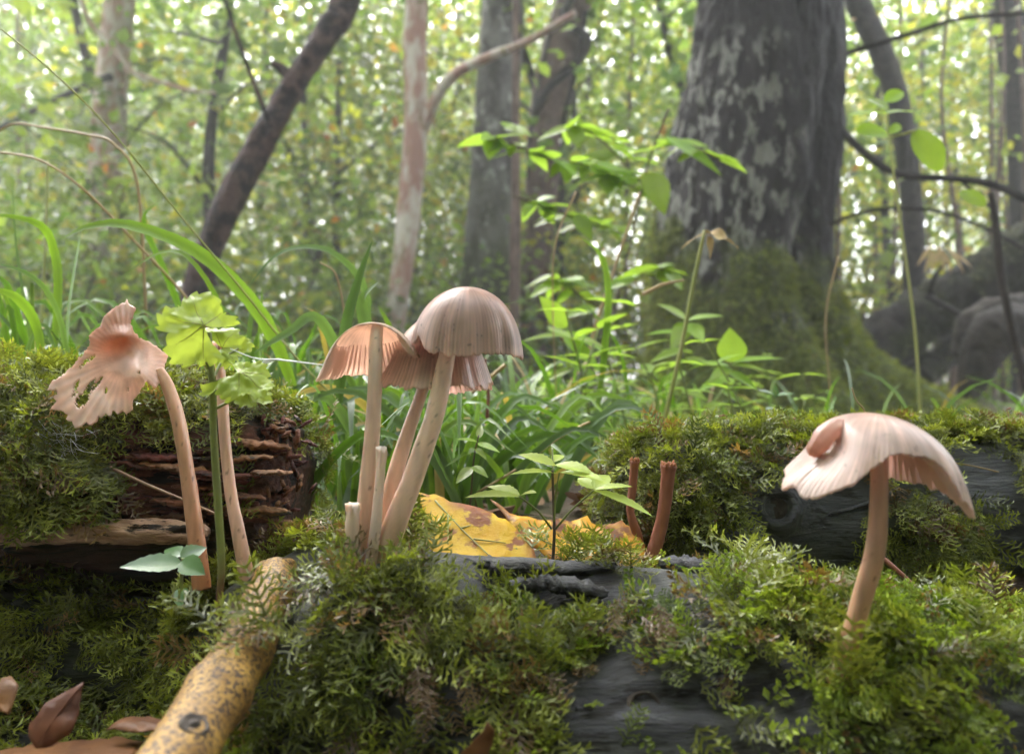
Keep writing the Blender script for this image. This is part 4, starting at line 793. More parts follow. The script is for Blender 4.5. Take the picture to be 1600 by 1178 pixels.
# background grass, one mass
def mass_blades(n, xr, yr, hr, wr, seed, dryp=.1, cull=None):
    g = np.random.default_rng(seed); y = np.exp(g.uniform(math.log(yr[0]), math.log(yr[1]), n)); x = y * g.uniform(xr[0], xr[1], n)
    b = np.stack((x, y, gz(x, y) - .004), 1)
    keep = fbm(b * np.array((1.2, 1.2, 0)) + seed, 2) + g.uniform(-.4, .4, n) > -.12
    if cull is not None: keep &= ~cull(b)
    b = b[keep]; n = len(b); y = b[:, 1]
    a = g.uniform(0, 2 * np.pi, n); h_ = g.uniform(hr[0], hr[1], n) ; r = h_ * g.uniform(.3, 1.3, n); dr = np.stack((np.cos(a), np.sin(a), 0 * a), 1); up = np.array((0, 0, 1.))
    k = 7; u = np.linspace(0, 1, k); V = np.zeros((n, k, 2, 3)); s_ = np.stack((-np.sin(a), np.cos(a), 0 * a), 1); w_ = g.uniform(wr[0], wr[1], n)
    s_ = unit(s_ + .6 * g.normal(size=(n, 3)) * np.array((1, 1, .2)))
    for q, t in enumerate(u):
        c_ = b + dr * (r * t ** 1.6)[:, None] + up * (h_ * (1.5 * t - .75 * t ** 2.2))[:, None]; ww = (w_ * (1 - t ** 2.5) * .5 + .0002)[:, None]
        V[:, q, 0] = c_ - s_ * ww; V[:, q, 1] = c_ + s_ * ww
    base_i = (np.arange(n) * k * 2)[:, None, None]; qd = np.array([(2 * q, 2 * q + 1, 2 * q + 3, 2 * q + 2) for q in range(k - 1)])[None]
    C = np.array(GREENS)[g.integers(0, 5, n)] * g.uniform(.7, 1.25, (n, 1)); dry = g.random(n) < dryp; C[dry] = np.array((.34, .25, .12)) * g.uniform(.6, 1.2, (dry.sum(), 1))
    return V.reshape(-1, 3), (base_i + qd).reshape(-1, 4), np.repeat(C, k * 2, 0)
v, f, C = mass_blades(5000, (-.80, .72), (.62, 6.0), (.06, .20), (.003, .007), 51, cull=lambda b: (b[:, 0] / b[:, 1] > .05) & ((b[:, 1] < .75) | (np.sin(b[:, 0] * 9000) > np.where(b[:, 0] / b[:, 1] > .26, -.93, -.2))))
tag(obj('forest_grass', v, f, M['grass'], attrs={'Col': C}), 'dense green grass covering the forest floor behind the logs', 'grass', kind='stuff')
# leaf litter, one mass
g = np.random.default_rng(52); VV, FF, CC, o = [], [], [], 0
for k in range(1500):
    y = math.exp(g.uniform(math.log(.37), math.log(5))); x = y * g.uniform(-.75, .8)
    if x > .09 and y < .56: continue
    z = float(gz(x, y)); a = g.uniform(0, 6.28); l = g.uniform(.02, .05); dr = np.array((math.cos(a), math.sin(a), g.normal(0, .25)))
    v, f = leaf((x, y, z + .004), np.array((x, y, z + .004)) + dr * l, l * g.uniform(.45, .7), (g.normal(0, .35), g.normal(0, .35), 1), n=6, curl=g.normal(.1, .25), fold=g.normal(.1, .35))
    VV.append(v); FF.append(f + o); o += len(v); c_ = np.array([(.16, .08, .045), (.22, .12, .07), (.30, .17, .10), (.11, .06, .04), (.36, .24, .05)][g.choice(5, p=(.3, .3, .18, .17, .05))]) * g.uniform(.6, 1.25); CC.append(np.tile(c_, (len(v), 1)))
tag(obj('leaf_litter', np.vstack(VV), np.vstack(FF), M['litter'], attrs={'Col': np.vstack(CC)}), 'brown dead leaves littering the forest floor', 'leaf litter', kind='stuff')

# ------------------------------------------------------------------ herbs and saplings near the logs
def herb(name, label, base, pts, leaves, mat='leaf_green', smat='stem_green', w0=.001, w1=.0022, cat='plant', group=None, serr=.12, n=18, shape='ovate'):
    t = thing(name, label, cat, base, group)
    for k, pl in enumerate(pts): twig('stem', '', '', pl, w0, w1, smat, parent=t)
    for b, tp_, w_, up in leaves: child('leaf', *leaf(P(*b), P(*tp_), px2m(w_, b[2]), up, n=n, serr=serr, teeth=8, curl=.12, fold=.2, shape=shape), M[mat], t)
    return t
def sprays(path, n, size, d, g, wr=(.45, .62), flat=.35):               # leaves set along a twig, in pixels
    out = []; p = smooth(path, 40)
    for k in range(n):
        q = p[int(g.uniform(2, 39))]; a = g.uniform(0, 2 * np.pi); l = size * g.uniform(.6, 1.15)
        tip_ = (q[0] + l * math.cos(a), q[1] + l * math.sin(a) * flat + l * .12, q[2] + (g.uniform(-.8, .8) * l / F * q[2]))
        out.append((tuple(q), tip_, l * g.uniform(*wr), (g.normal(0, .25), g.normal(-.35, .3), 1)))
    return out
g = np.random.default_rng(61)
b1 = [(935, 650, 1.25), (955, 520, 1.25), (985, 380, 1.25), (1015, 250, 1.24), (1045, 170, 1.22)]
br = [[(1000, 300, 1.25), (930, 262, 1.22), (850, 245, 1.2), (765, 210, 1.18)], [(985, 370, 1.25), (900, 340, 1.22), (800, 305, 1.2)], [(1020, 235, 1.24), (1070, 225, 1.2), (1125, 250, 1.17)], [(1005, 290, 1.25), (940, 220, 1.3), (890, 195, 1.32)], [(960, 500, 1.25), (890, 450, 1.2), (850, 420, 1.2)], [(970, 450, 1.25), (1020, 420, 1.2), (1060, 430, 1.2)]]
lv = sum([sprays(q, n_, 62, 1.2, g) for q, n_ in zip(br, (44, 28, 14, 24, 16, 12))], [])
lv += [((1040, 215, 1.2), (1132, 262, 1.15), 46, (0, -.5, .9)), ((1015, 270, 1.2), (1040, 330, 1.16), 52, (0, -.9, .4)), ((770, 212, 1.18), (752, 216, 1.16), 26, (0, -.9, .5)), ((790, 200, 1.18), (800, 190, 1.2), 30, (0, -.9, .5)), ((790, 200, 1.2), (830, 206, 1.15), 30, (0, -.7, .7)), ((900, 335, 1.2), (925, 372, 1.18), 34, (0, -.9, .5))]
herb('leafy_sapling', 'leafy green sapling with horizontal sprays between the grey trunk and the thick trunk', P(935, 655, 1.25), [b1] + br, lv, w0=.002, w1=.0045, smat='stem_dark', serr=.14, cat='sapling')
herb('woodland_herb', 'upright herb with broad pointed leaves right of the dome cap', P(905, 640, .82), [[(880, 520, .82), (890, 570, .82), (900, 645, .82)], [(872, 500, .82), (882, 520, .82), (888, 560, .82)]],
     [((885, 512, .82), (845, 462, .81), 38, (0, -1, .3)), ((884, 516, .82), (915, 560, .80), 34, (0, -.6, .8)), ((884, 524, .82), (815, 525, .80), 22, (0, -.4, 1)), ((886, 520, .82), (965, 550, .80), 26, (0, -.5, .9)), ((888, 530, .82), (940, 575, .79), 30, (0, -.6, .8)), ((884, 528, .82), (855, 505, .84), 22, (0, -.6, .8)), ((893, 570, .82), (940, 590, .80), 24, (0, -.5, .9)), ((893, 575, .82), (850, 592, .80), 22, (0, -.5, .9))], serr=.10)
herb('woodland_herb', 'herb with one upright rounded bright leaf before the thick trunk', P(1115, 690, .80), [[(1142, 565, .80), (1130, 620, .80), (1112, 700, .80)], [(1140, 570, .8), (1170, 562, .8)], [(1140, 575, .8), (1090, 570, .8)]],
     [((1143, 566, .80), (1142, 512, .80), 54, (0, -1, .15)), ((1145, 566, .80), (1225, 552, .79), 22, (0, -.4, 1)), ((1142, 570, .80), (1200, 574, .77), 22, (0, -.4, 1)), ((1140, 572, .80), (1078, 562, .79), 24, (0, -.4, 1)), ((1138, 580, .80), (1185, 604, .77), 24, (0, -.5, .9)), ((1136, 590, .80), (1092, 605, .78), 26, (0, -.5, .9)), ((1130, 610, .80), (1160, 628, .78), 20, (0, -.5, .9)), ((1140, 575, .80), (1110, 590, .76), 26, (0, -.6, .8)), ((1126, 630, .80), (1095, 640, .79), 22, (0, -.5, .9))], shape='ovate', serr=.06)
herb('woodland_herb', 'herb with long drooping leaves around the yellow stem', P(1068, 690, .90), [[(1075, 490, .90), (1070, 580, .90), (1062, 700, .90)]],
     [((1074, 500, .90), (1030, 470, .89), 26, (0, -.6, .8)), ((1075, 500, .90), (1130, 488, .88), 24, (0, -.5, .9)), ((1074, 505, .90), (1050, 540, .86), 36, (0, -.8, .6)), ((1075, 505, .90), (1100, 530, .86), 34, (0, -.8, .6)), ((1072, 520, .90), (1010, 515, .88), 22, (0, -.4, 1)), ((1070, 545, .90), (1015, 560, .88), 24, (0, -.5, .9)), ((1070, 560, .9), (1120, 570, .88), 26, (0, -.5, .9)), ((1070, 580, .9), (1030, 600, .88), 26, (0, -.5, .9)), ((1066, 610, .9), (1105, 620, .87), 26, (0, -.5, .9))])
herb('woodland_herb', 'small herb with narrow leaves standing behind the log by the lone mushroom', P(1218, 690, .66), [[(1212, 610, .66), (1214, 640, .66), (1206, 695, .66)]],
     [((1212, 618, .66), (1186, 606, .65), 12, (0, -.5, .9)), ((1212, 618, .66), (1242, 612, .65), 12, (0, -.5, .9)), ((1213, 622, .66), (1212, 600, .66), 10, (0, -.9, .4)), ((1214, 640, .66), (1196, 636, .65), 11, (0, -.5, .9)), ((1214, 640, .66), (1232, 640, .65), 11, (0, -.5, .9)), ((1215, 640, .66), (1226, 672, .64), 18, (0, -1, .2))], mat='leaf_dark')
t = herb('yellow_stem_weed', 'tall yellowing weed stem with a withered leaf at its tip', P(1030, 690, .70), [[(1101, 360, .70), (1082, 450, .70), (1064, 545, .70), (1042, 640, .70), (1024, 715, .70)]], [], w0=.0034, w1=.0046, smat='straw_green')
for b, tp_, w_ in (((1101, 364, .70), (1156, 372, .69), 26), ((1108, 366, .7), (1112, 398, .69), 12), ((1100, 366, .7), (1060, 380, .7), 5)): child('withered_leaf', *leaf(P(*b), P(*tp_), px2m(w_, .7), (0, -.5, .9), n=14, curl=.3, fold=.4, wave=.2), M['straw'], t)
twig('side_twig', '', '', [(1068, 438, .70), (1035, 445, .69), (1004, 460, .68)], .0018, .0036, 'straw', parent=t)
herb('slender_sapling', 'slender stalk with a few large leaves near its top before the fallen trunks', P(1440, 665, .95), [[(1385, 180, .95), (1396, 270, .95), (1412, 380, .95), (1430, 520, .95), (1440, 670, .95)], [(1392, 215, .95), (1430, 205, .94)]],
     [((1386, 210, .95), (1344, 200, .93), 34, (0, -.9, .5)), ((1388, 205, .95), (1408, 200, .94), 26, (0, -.9, .5)), ((1386, 178, .95), (1330, 172, .93), 24, (0, -.4, .9)), ((1386, 178, .95), (1425, 168, .97), 24, (0, -.4, .9)), ((1384, 160, .95), (1410, 140, .95), 26, (0, -.8, .5)), ((1430, 205, .94), (1470, 262, .92), 50, (0, -1, .2)), ((1386, 172, .95), (1360, 150, .97), 24, (0, -.5, .8)), ((1500, 300, .95), (1540, 318, .93), 28, (0, -1, .2))], shape='round', serr=.08, w0=.0022, w1=.0038, cat='sapling', smat='straw_green')
# random low herbs, near ones with their leaves as parts
def herb_proto(seed, nn, hgt, ll):
    g = np.random.default_rng(seed); t = thing('low_herb', 'low green herb with paired leaves growing on the forest floor', 'plant', (0, 0, -50), 'low herbs on the forest floor')
    p = smooth([(0, 0, 0), (g.normal(0, .012), g.normal(0, .012), hgt * .5), (g.normal(0, .02), g.normal(0, .02), hgt)], 14)
    v, f = tube(p, np.linspace(.0016, .0008, 14), 5); s_ = obj('stem', v, f, M['stem_green']); s_.parent = t
    for k in range(nn):
        q = p[int(3 + 10 * k / max(1, nn - 1))]; a0 = k * 1.6 + g.normal(0, .2)
        for s2 in (0, math.pi):
            a = a0 + s2; l = ll * g.uniform(.7, 1.15); dr = np.array((math.cos(a), math.sin(a), g.uniform(-.1, .45)))
            v, f = leaf(q, q + dr * l, l * g.uniform(.42, .6), (0, 0, 1), n=9, curl=.15, fold=.2); lf = obj('leaf', v, f, M['leaf_green']); lf.parent = t
    return t
protos = [herb_proto(70 + k, *a) for k, a in enumerate(((5, .11, .032), (4, .08, .028), (6, .15, .036), (4, .06, .022)))]
g = np.random.default_rng(77); used = [False] * 4
def near_taken(x, y): return False
for k in range(95):
    d = math.exp(g.uniform(math.log(.72), math.log(2.7))); px = g.choice((g.uniform(800, 1290), g.uniform(800, 1100), g.uniform(-60, 560)), p=(.5, .32, .18)); x = (px - 800) / F * d
    i = int(g.integers(0, 4)); loc = (x, d, float(gz(x, d)) - .003); sc = g.uniform(.8, 1.35); rz = g.uniform(0, 6.28)
    if not used[i]: used[i] = True; protos[i].location = loc; protos[i].rotation_euler = (0, 0, rz); protos[i].scale = (sc,) * 3
    else: dup(protos[i], loc, rz, sc)

# ------------------------------------------------------------------ trees
def trunk_disp(amp, sc, sd_=0): return lambda v, nr, u, th: amp * fbm(v * np.array((sc, sc, sc * .35)) + sd_, 4) + amp * .35 * fbm(v * np.array((sc * 6, sc * 6, sc * 1.6)) + sd_, 3)
def wood_part(name, par, pts, widths_px, mat, amp=.04, sc=12, n=60, seg=22, moss=None, sd_=0):
    p = smooth(PP(pts), n); wv = np.interp(np.linspace(0, 1, n), np.linspace(0, 1, len(widths_px)), widths_px) / F * p[:, 1] / 2
    v, f = tube(p, wv, seg, trunk_disp(amp * wv.mean() * 2, sc, sd_)); at = {'moss': moss(v) if moss else np.zeros(len(v))}
    if par is None: return v, f, at, p
    return child(name, v, f, M[mat], par, attrs=at)
LC = [(.085, .125, .028), (.12, .165, .034), (.16, .20, .040), (.28, .265, .036), (.060, .095, .036)]
def leaf_cloud(n_spray, per, centre, radii, ls, seed, drop=.25, hollow=.0, yel=.12, col=1.0, flatten=.5):
    """leaves in small flattened sprays spread through the crown's volume"""
    g = np.random.default_rng(seed); d = unit(g.normal(size=(n_spray, 3))); r = g.uniform(hollow, 1, (n_spray, 1)) ** .45
    c_ = np.asarray(centre) + d * r * np.asarray(radii); keep = fbm(c_ * (1.6 / max(radii)) * 2.6 + seed, 2) > -.06; c_ = c_[keep]; n_spray = len(c_)
    nrm = unit(g.normal(0, flatten, (n_spray, 3)) + np.array((0, 0, 1))); n = n_spray * per
    C0 = np.repeat(c_, per, 0); N0 = np.repeat(nrm, per, 0)
    off = g.normal(0, ls * 2.2, (n, 3)); off -= N0 * (off * N0).sum(1, keepdims=True) * .8; p = C0 + off; p[:, 2] -= drop * np.linalg.norm(off, axis=1)
    ax_ = unit(off + g.normal(0, ls, (n, 3)) + np.array((0, 0, -.25 * ls))); nn = unit(N0 + g.normal(0, .45, (n, 3))); sd2 = unit(np.cross(ax_, nn)); nn = np.cross(sd2, ax_)
    l = ls * g.uniform(.65, 1.25, (n, 1)); w_ = l * g.uniform(.30, .40, (n, 1))
    V = np.stack((p, p + ax_ * l * .38 + sd2 * w_ + nn * w_ * .25, p + ax_ * l, p + ax_ * l * .38 - sd2 * w_ + nn * w_ * .25), 1)
    F_ = np.array([(0, 1, 2), (0, 2, 3)])[None] + (np.arange(n) * 4)[:, None, None]
    pick = np.repeat(g.choice(5, n_spray, p=((1 - yel) * .28, (1 - yel) * .32, (1 - yel) * .25, yel, (1 - yel) * .15)), per); C = np.array(LC)[pick] * g.uniform(.75, 1.3, (n, 1)) * col
    odd = g.random(n) < .012; C[odd] = (.30, .12, .03)
    return V.reshape(-1, 3), F_.reshape(-1, 3), np.repeat(C, 4, 0)
def crown(par, n_spray, per, centre, radii, ls, seed, **k):
    v, f, C = leaf_cloud(n_spray, per, centre, radii, ls, seed, **k); return child('crown', v, f, M['leafcloud'], par, attrs={'Col': C}, smoothf=False)

# the thick trunk
TY = 2.95
tab = np.array([(-400, 1130, 1310), (0, 1094, 1302), (150, 1068, 1302), (300, 1040, 1292), (400, 1022, 1275), (470, 1018, 1282), (540, 1020, 1310), (600, 1018, 1345), (650, 1010, 1380), (680, 1000, 1400)], float)
zs = np.r_[np.linspace(-.06, 1.7, 210), np.linspace(1.75, 6.5, 40)]; ys = 589 - (zs - H) / TY * F
xl = np.interp(ys, tab[:, 0], tab[:, 1]); xr = np.interp(ys, tab[:, 0], tab[:, 2]); cx = (xl + xr) / 2; hw = (xr - xl) / 2 / F * TY; cx = (cx - 800) / F * TY
hw = np.where(zs > 1.7, hw * (1 - (zs - 1.7) * .06), hw)
NS = 320; th = np.linspace(0, 2 * np.pi, NS, endpoint=False)
def dang(a, b): return (a - b + np.pi) % (2 * np.pi) - np.pi
r = hw[:, None] * np.ones(NS)
for a0, am, hh, wdt in ((R(-12), .46, .16, .34), (R(-75), .16, .22, .35), (R(200), .10, .25, .45), (R(60), .30, .22, .4), (R(130), .25, .25, .4), (R(-118), .10, .25, .3)):
    r = r + am * np.exp(-np.clip(zs + .02, 0, None) / hh)[:, None] * np.exp(-(dang(th, a0) / wdt) ** 2)[None]
ga = np.interp(zs, [0, .5, 1.2, 1.8, 6], [R(-62), R(-58), R(-42), R(-30), R(-20)])   # seam between the two fused stems
r = r * (1 - .20 * np.exp(-(dang(th[None], ga[:, None]) / .17) ** 2)) + .03 * np.exp(-(dang(th[None], ga[:, None] + .42) / .25) ** 2)
V = np.stack((cx[:, None] + r * np.cos(th), TY + r * np.sin(th) * .95, np.repeat(zs[:, None], NS, 1)), -1)
nd = .030 * fbm(V * np.array((7, 7, 2.2)), 4) + .020 * fbm(V * np.array((38, 38, 9)), 4) - .020 * np.clip(fbm(V * np.array((22, 22, 4)) + 8, 3) * 2.2 - .5, 0, 1)
V = V + nd[..., None] * np.stack((np.cos(th), np.sin(th), 0 * th), -1)[None]
i, j = np.meshgrid(np.arange(len(zs) - 1), np.arange(NS), indexing='ij'); j2 = (j + 1) % NS
f = np.stack((i * NS + j, i * NS + j2, (i + 1) * NS + j2, (i + 1) * NS + j), -1).reshape(-1, 4); v = V.reshape(-1, 3)
xx, yy = PXY(v); nz = fbm(v * 6, 4)
mz = np.clip((yy - 430 - 30 * np.clip((xx - 1130) / 100, -1, 1) + nz * 190 + 75) / 80, 0, 1)
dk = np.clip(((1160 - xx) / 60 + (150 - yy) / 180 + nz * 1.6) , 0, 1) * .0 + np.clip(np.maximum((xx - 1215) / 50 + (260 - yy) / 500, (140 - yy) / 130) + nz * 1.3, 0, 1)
big = thing('thick_tree', 'thick lichen-spotted tree with mossy buttress roots and two fused stems', 'tree', (1.0, TY, 0))
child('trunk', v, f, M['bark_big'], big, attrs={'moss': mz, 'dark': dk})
g = np.random.default_rng(81)
p, nr = scatter(v, f, mz ** 2 * (v[:, 1] < TY + .1), 9000, g)
moss_mesh('trunk_moss', 'thick green moss coating the roots', p, nr, (.018, .042), g, LEAFY, ((.11, .15, .014), (.34, .38, .04), (.03, .036, .008), (.12, .08, .03)), lift=(15, 60), down=.8, browns=.04, parent=big)
for pts, w_ in (([(1292, 175, 2.9), (1325, 215, 2.8), (1375, 258, 2.7), (1420, 275, 2.65), (1500, 280, 2.6), (1560, 292, 2.55), (1640, 330, 2.5)], (14, 13, 12, 12, 13, 10)), ([(1290, 98, 2.95), (1340, 78, 2.9), (1420, 54, 2.8), (1500, 30, 2.7), (1620, 20, 2.6)], (11, 9, 7, 6)), ([(1262, 372, 2.85), (1310, 345, 2.75), (1370, 328, 2.7), (1450, 328, 2.65), (1530, 352, 2.6), (1610, 395, 2.55)], (7, 6, 6, 5)), ([(1500, 280, 2.6), (1530, 310, 2.58), (1555, 330, 2.55)], (7, 5))):
    wood_part('branch', big, pts, w_, 'bark_dark', .1, 20, 40, 8)
crown(big, 1500, 12, (1.0, 3.4, 6.2), (3.2, 3.2, 2.2), .09, 82)

def tree(name, label, base_d, pts, widths, mat, extra=(), cr=None, moss=None, sd_=0, amp=.05, sc=12, group=None):
    """pts run from the top of the picture down to the ground; the trunk goes on upwards to its crown"""
    b = P(*pts[-1]); t = thing(name, label, 'tree', (b[0], b[1], b[2]), group)
    top, nx = P(*pts[0]), P(*pts[1]); up = unit(top - nx); up = unit(up + np.array((0, 0, .6)))
    hi = [top + up * 1.2, top + up * 2.6 + np.array((0, 0, .6))]
    P3 = np.vstack((hi[::-1], PP(pts))); wv = np.r_[np.array(widths[:1]) * .35, np.array(widths[:1]) * .7, np.array(widths)] / F * np.r_[pts[0][2], pts[0][2], [q[2] for q in pts]] / 2
    n = 90; q = smooth(np.c_[P3, wv], n); v, f = tube(q[:, :3], q[:, 3], 26, trunk_disp(amp * wv.mean() * 2, sc, sd_))
    child('trunk', v, f, M[mat], t, attrs={'moss': moss(v) if moss else np.zeros(len(v))})
    for e in extra: wood_part(e[0], t, e[1], e[2], e[3] if len(e) > 3 else mat, .08, 18, 40, 10)
    if cr: crown(t, cr[0], cr[1], hi[1] + np.array((0, 0, cr[4] if len(cr) > 4 else .3)), cr[2], cr[3], 90 + sd_)
    return t
tree('leaning_tree', 'dark scaly trunk leaning steeply to the right with a broken stub', 2.3, [(548, -30, 2.5), (515, 45, 2.45), (470, 115, 2.4), (425, 195, 2.35), (385, 265, 2.32), (345, 345, 2.28), (312, 430, 2.25), (292, 520, 2.22), (280, 690, 2.2)], (42, 40, 38, 41, 45, 42, 39, 39, 43), 'bark_lean',
     (('stub', [(458, 125, 2.4), (440, 108, 2.38), (424, 98, 2.36)], (22, 16, 11)), ('twig', [(424, 205, 2.3), (410, 165, 2.28), (378, 80, 2.25), (345, -20, 2.2)], (9, 8, 7, 6))), (420, 12, (1.6, 1.6, 1.0), .08), sd_=1, amp=.10, sc=22)
tree('pale_tree', 'slim pale pinkish tree with a forking side branch', 4.2, [(652, -30, 4.2), (648, 60, 4.2), (650, 150, 4.2), (648, 230, 4.2), (640, 320, 4.2), (632, 400, 4.2), (620, 480, 4.2), (606, 640, 4.2)], (34, 36, 36, 38, 38, 35, 34, 36), 'bark_pale',
     (('branch', [(655, 215, 4.2), (672, 175, 4.15), (690, 140, 4.1), (718, 112, 4.05), (760, 92, 4.0), (830, 62, 3.95), (900, 20, 3.9)], (20, 19, 18, 17, 15, 12, 10)),), (500, 12, (1.8, 1.8, 1.4), .09), sd_=2)
tree('grey_tree', 'straight grey lichen-marked tree mossy towards its foot', 4.6, [(787, -30, 4.6), (783, 70, 4.6), (777, 170, 4.6), (770, 270, 4.6), (763, 370, 4.6), (757, 450, 4.6), (750, 540, 4.6), (748, 640, 4.6)], (66, 68, 70, 70, 74, 78, 84, 100), 'bark_grey', (), (700, 12, (2.2, 2.2, 1.6), .09), moss=lambda v: np.clip((1.35 - v[:, 2]) / .8 + .6 * fbm(v * 5, 3), 0, 1), sd_=3)
t = tree('vine_tree', 'brown tree leaning right with dark ivy stems wound around it', 5.0, [(902, -30, 5.1), (885, 40, 5.1), (868, 120, 5.08), (852, 220, 5.05), (845, 320, 5.0), (838, 420, 5.0), (832, 520, 5.0), (828, 640, 5.0)], (56, 58, 64, 58, 50, 46, 46, 52), 'bark_brown',
     (('vine', [(905, -20, 4.96), (880, 30, 4.94), (918, 60, 4.95), (905, 95, 4.93), (860, 135, 4.93), (835, 180, 4.95)], (14, 13, 13, 13, 12), 'bark_dark'), ('vine', [(915, 20, 5.0), (905, 90, 5.0), (890, 150, 4.98), (878, 210, 4.98), (866, 300, 4.97)], (8, 8, 8, 7), 'bark_dark'), ('vine', [(862, 40, 5.0), (845, 120, 4.98), (832, 190, 4.98), (825, 280, 4.97)], (7, 7, 7), 'bark_dark')), (560, 12, (2.0, 2.0, 1.4), .09), sd_=4)
tree('reddish_sapling', 'thin pinkish brown sapling trunk beside the grey tree', 4.2, [(806, 290, 4.2), (806, 340, 4.2), (805, 420, 4.2), (803, 520, 4.2), (800, 650, 4.2)], (14, 17, 18, 18, 20), 'bark_brown', (), None, sd_=5)
tree('mottled_tree', 'mottled brownish tree half hidden by leaves at the left', 4.6, [(190, -30, 4.6), (182, 60, 4.6), (174, 150, 4.6), (168, 230, 4.6), (160, 320, 4.6), (150, 420, 4.6), (140, 640, 4.6)], (44, 46, 48, 48, 46, 44, 48), 'bark_pale',
     (('branch', [(172, 120, 4.5), (150, 128, 4.4), (100, 150, 4.2), (40, 180, 4.0), (-20, 210, 3.9)], (12, 11, 9, 8), 'bark_dark'), ('branch', [(124, -10, 4.3), (140, 35, 4.3), (185, 85, 4.3), (205, 112, 4.3), (230, 130, 4.3)], (8, 8, 7, 5)), ('branch', [(195, 108, 4.4), (240, 125, 4.35), (300, 142, 4.3), (340, 145, 4.3)], (8, 7, 5))), (520, 12, (1.9, 1.9, 1.4), .09), sd_=6)
tree('curved_tree', 'dark curved slender tree between the thick tree and the right edge', 4.6, [(1332, -30, 4.6), (1350, 25, 4.6), (1378, 85, 4.6), (1400, 150, 4.6), (1414, 220, 4.6), (1424, 310, 4.6), (1428, 420, 4.6), (1430, 640, 4.6)], (36, 36, 34, 34, 34, 32, 34, 38), 'bark_dark', (), (480, 12, (1.7, 1.7, 1.3), .09), sd_=7)
tree('distant_tree', 'dark tree with a forked top at the right edge of the wood', 5.4, [(1566, -30, 5.4), (1578, 60, 5.4), (1586, 150, 5.4), (1592, 260, 5.4), (1600, 640, 5.4)], (42, 42, 36, 30, 34), 'bark_dark', (('branch', [(1578, 80, 5.4), (1600, 30, 5.35), (1640, -20, 5.3)], (18, 14, 10)),), (480, 12, (1.8, 1.8, 1.3), .09), sd_=8)
# fallen trunks and dead wood on the right
mm = lambda v: np.clip(.45 + 1.3 * fbm(v * 6, 4), 0, 1)
for lab, pts, wv, mt in (('thick dark mossy trunk fallen at a slant behind the buttress root', [(1760, 300, 3.6), (1660, 372, 3.7), (1560, 430, 3.8), (1450, 490, 3.9), (1380, 535, 3.95), (1300, 600, 4.0)], (120, 112, 96, 84, 74, 66), 'bark_dark'),
                         ('second dark trunk fallen at a slant under the thicker one', [(1720, 350, 4.3), (1640, 410, 4.2), (1560, 470, 4.1), (1500, 530, 4.0), (1435, 590, 3.95)], (60, 60, 56, 50, 44), 'bark_dark')):
    v, f, at, p = wood_part('', None, pts, wv, mt, .16, 14, n=120, seg=40, moss=mm); m_ = thing('fallen_tree', lab, 'fallen tree', p[-1], 'fallen trunks behind the thick tree'); child('trunk', v, f, M[mt], m_, attrs=at)
    g2 = np.random.default_rng(len(lab)); pm, nm = scatter(v, f, at['moss'] ** 2 * np.clip((v[:, 2] > .15) * 1., 0, 1), 900, g2); up2 = nm[:, 2] > -.1; moss_mesh('trunk_moss', None, pm[up2], nm[up2], (.02, .05), g2, LEAFY, ((.05, .065, .010), (.12, .13, .022), (.015, .018, .005), (.08, .05, .025)), parent=m_)
    if 'thick' in lab: wood_part('branch', m_, [(1470, 480, 3.6), (1455, 460, 3.5), (1462, 430, 3.45), (1480, 410, 3.4)], (9, 8, 7), 'bark_dead', n=20, seg=7); wood_part('branch', m_, [(1445, 462, 3.5), (1480, 480, 3.45), (1520, 505, 3.4)], (9, 9, 9), 'bark_dead', n=20, seg=7)
m_ = thing('arched_dead_wood', 'smooth grey brown dead wood arching like a bent leg on the ground', 'dead wood', P(1512, 625, 3.1))
wood_part('arch', m_, [(1512, 632, 3.1), (1518, 600, 3.1), (1530, 560, 3.1), (1550, 522, 3.1), (1590, 508, 3.1), (1640, 530, 3.12), (1670, 580, 3.15), (1680, 640, 3.2)], (26, 40, 62, 76, 66, 56, 50, 50), 'bark_dead', .14, 18, 110, 36)
wood_part('back', m_, [(1505, 560, 3.16), (1530, 515, 3.16), (1580, 490, 3.18), (1660, 486, 3.2)], (40, 70, 60, 50), 'bark_dead', .14, 18, 80, 36)
m_ = thing('leaning_pole', 'bare thin grey stem leaning at the right edge', 'sapling', P(1612, 650, 1.9)); wood_part('stem', m_, [(1548, 300, 1.9), (1556, 350, 1.9), (1566, 440, 1.9), (1588, 540, 1.9), (1616, 655, 1.9)], (10, 12, 13, 14, 15), 'bark_dead', .06, 30, 40, 10)
v = np.random.default_rng(91)
m_ = thing('orange_dead_frond', 'dry orange brown frond hanging in front of the fallen trunk', 'dead leaf', P(1470, 400, 2.4))
for k in range(9): child('frond', *leaf(P(1455 + 4 * k, 384 + (k % 3) * 5, 2.4), P(1455 + 11 * k - 20, 412 + v.uniform(-6, 14), 2.38), .014, (0, -.8, .5), n=8, curl=.2), M['straw'], m_)

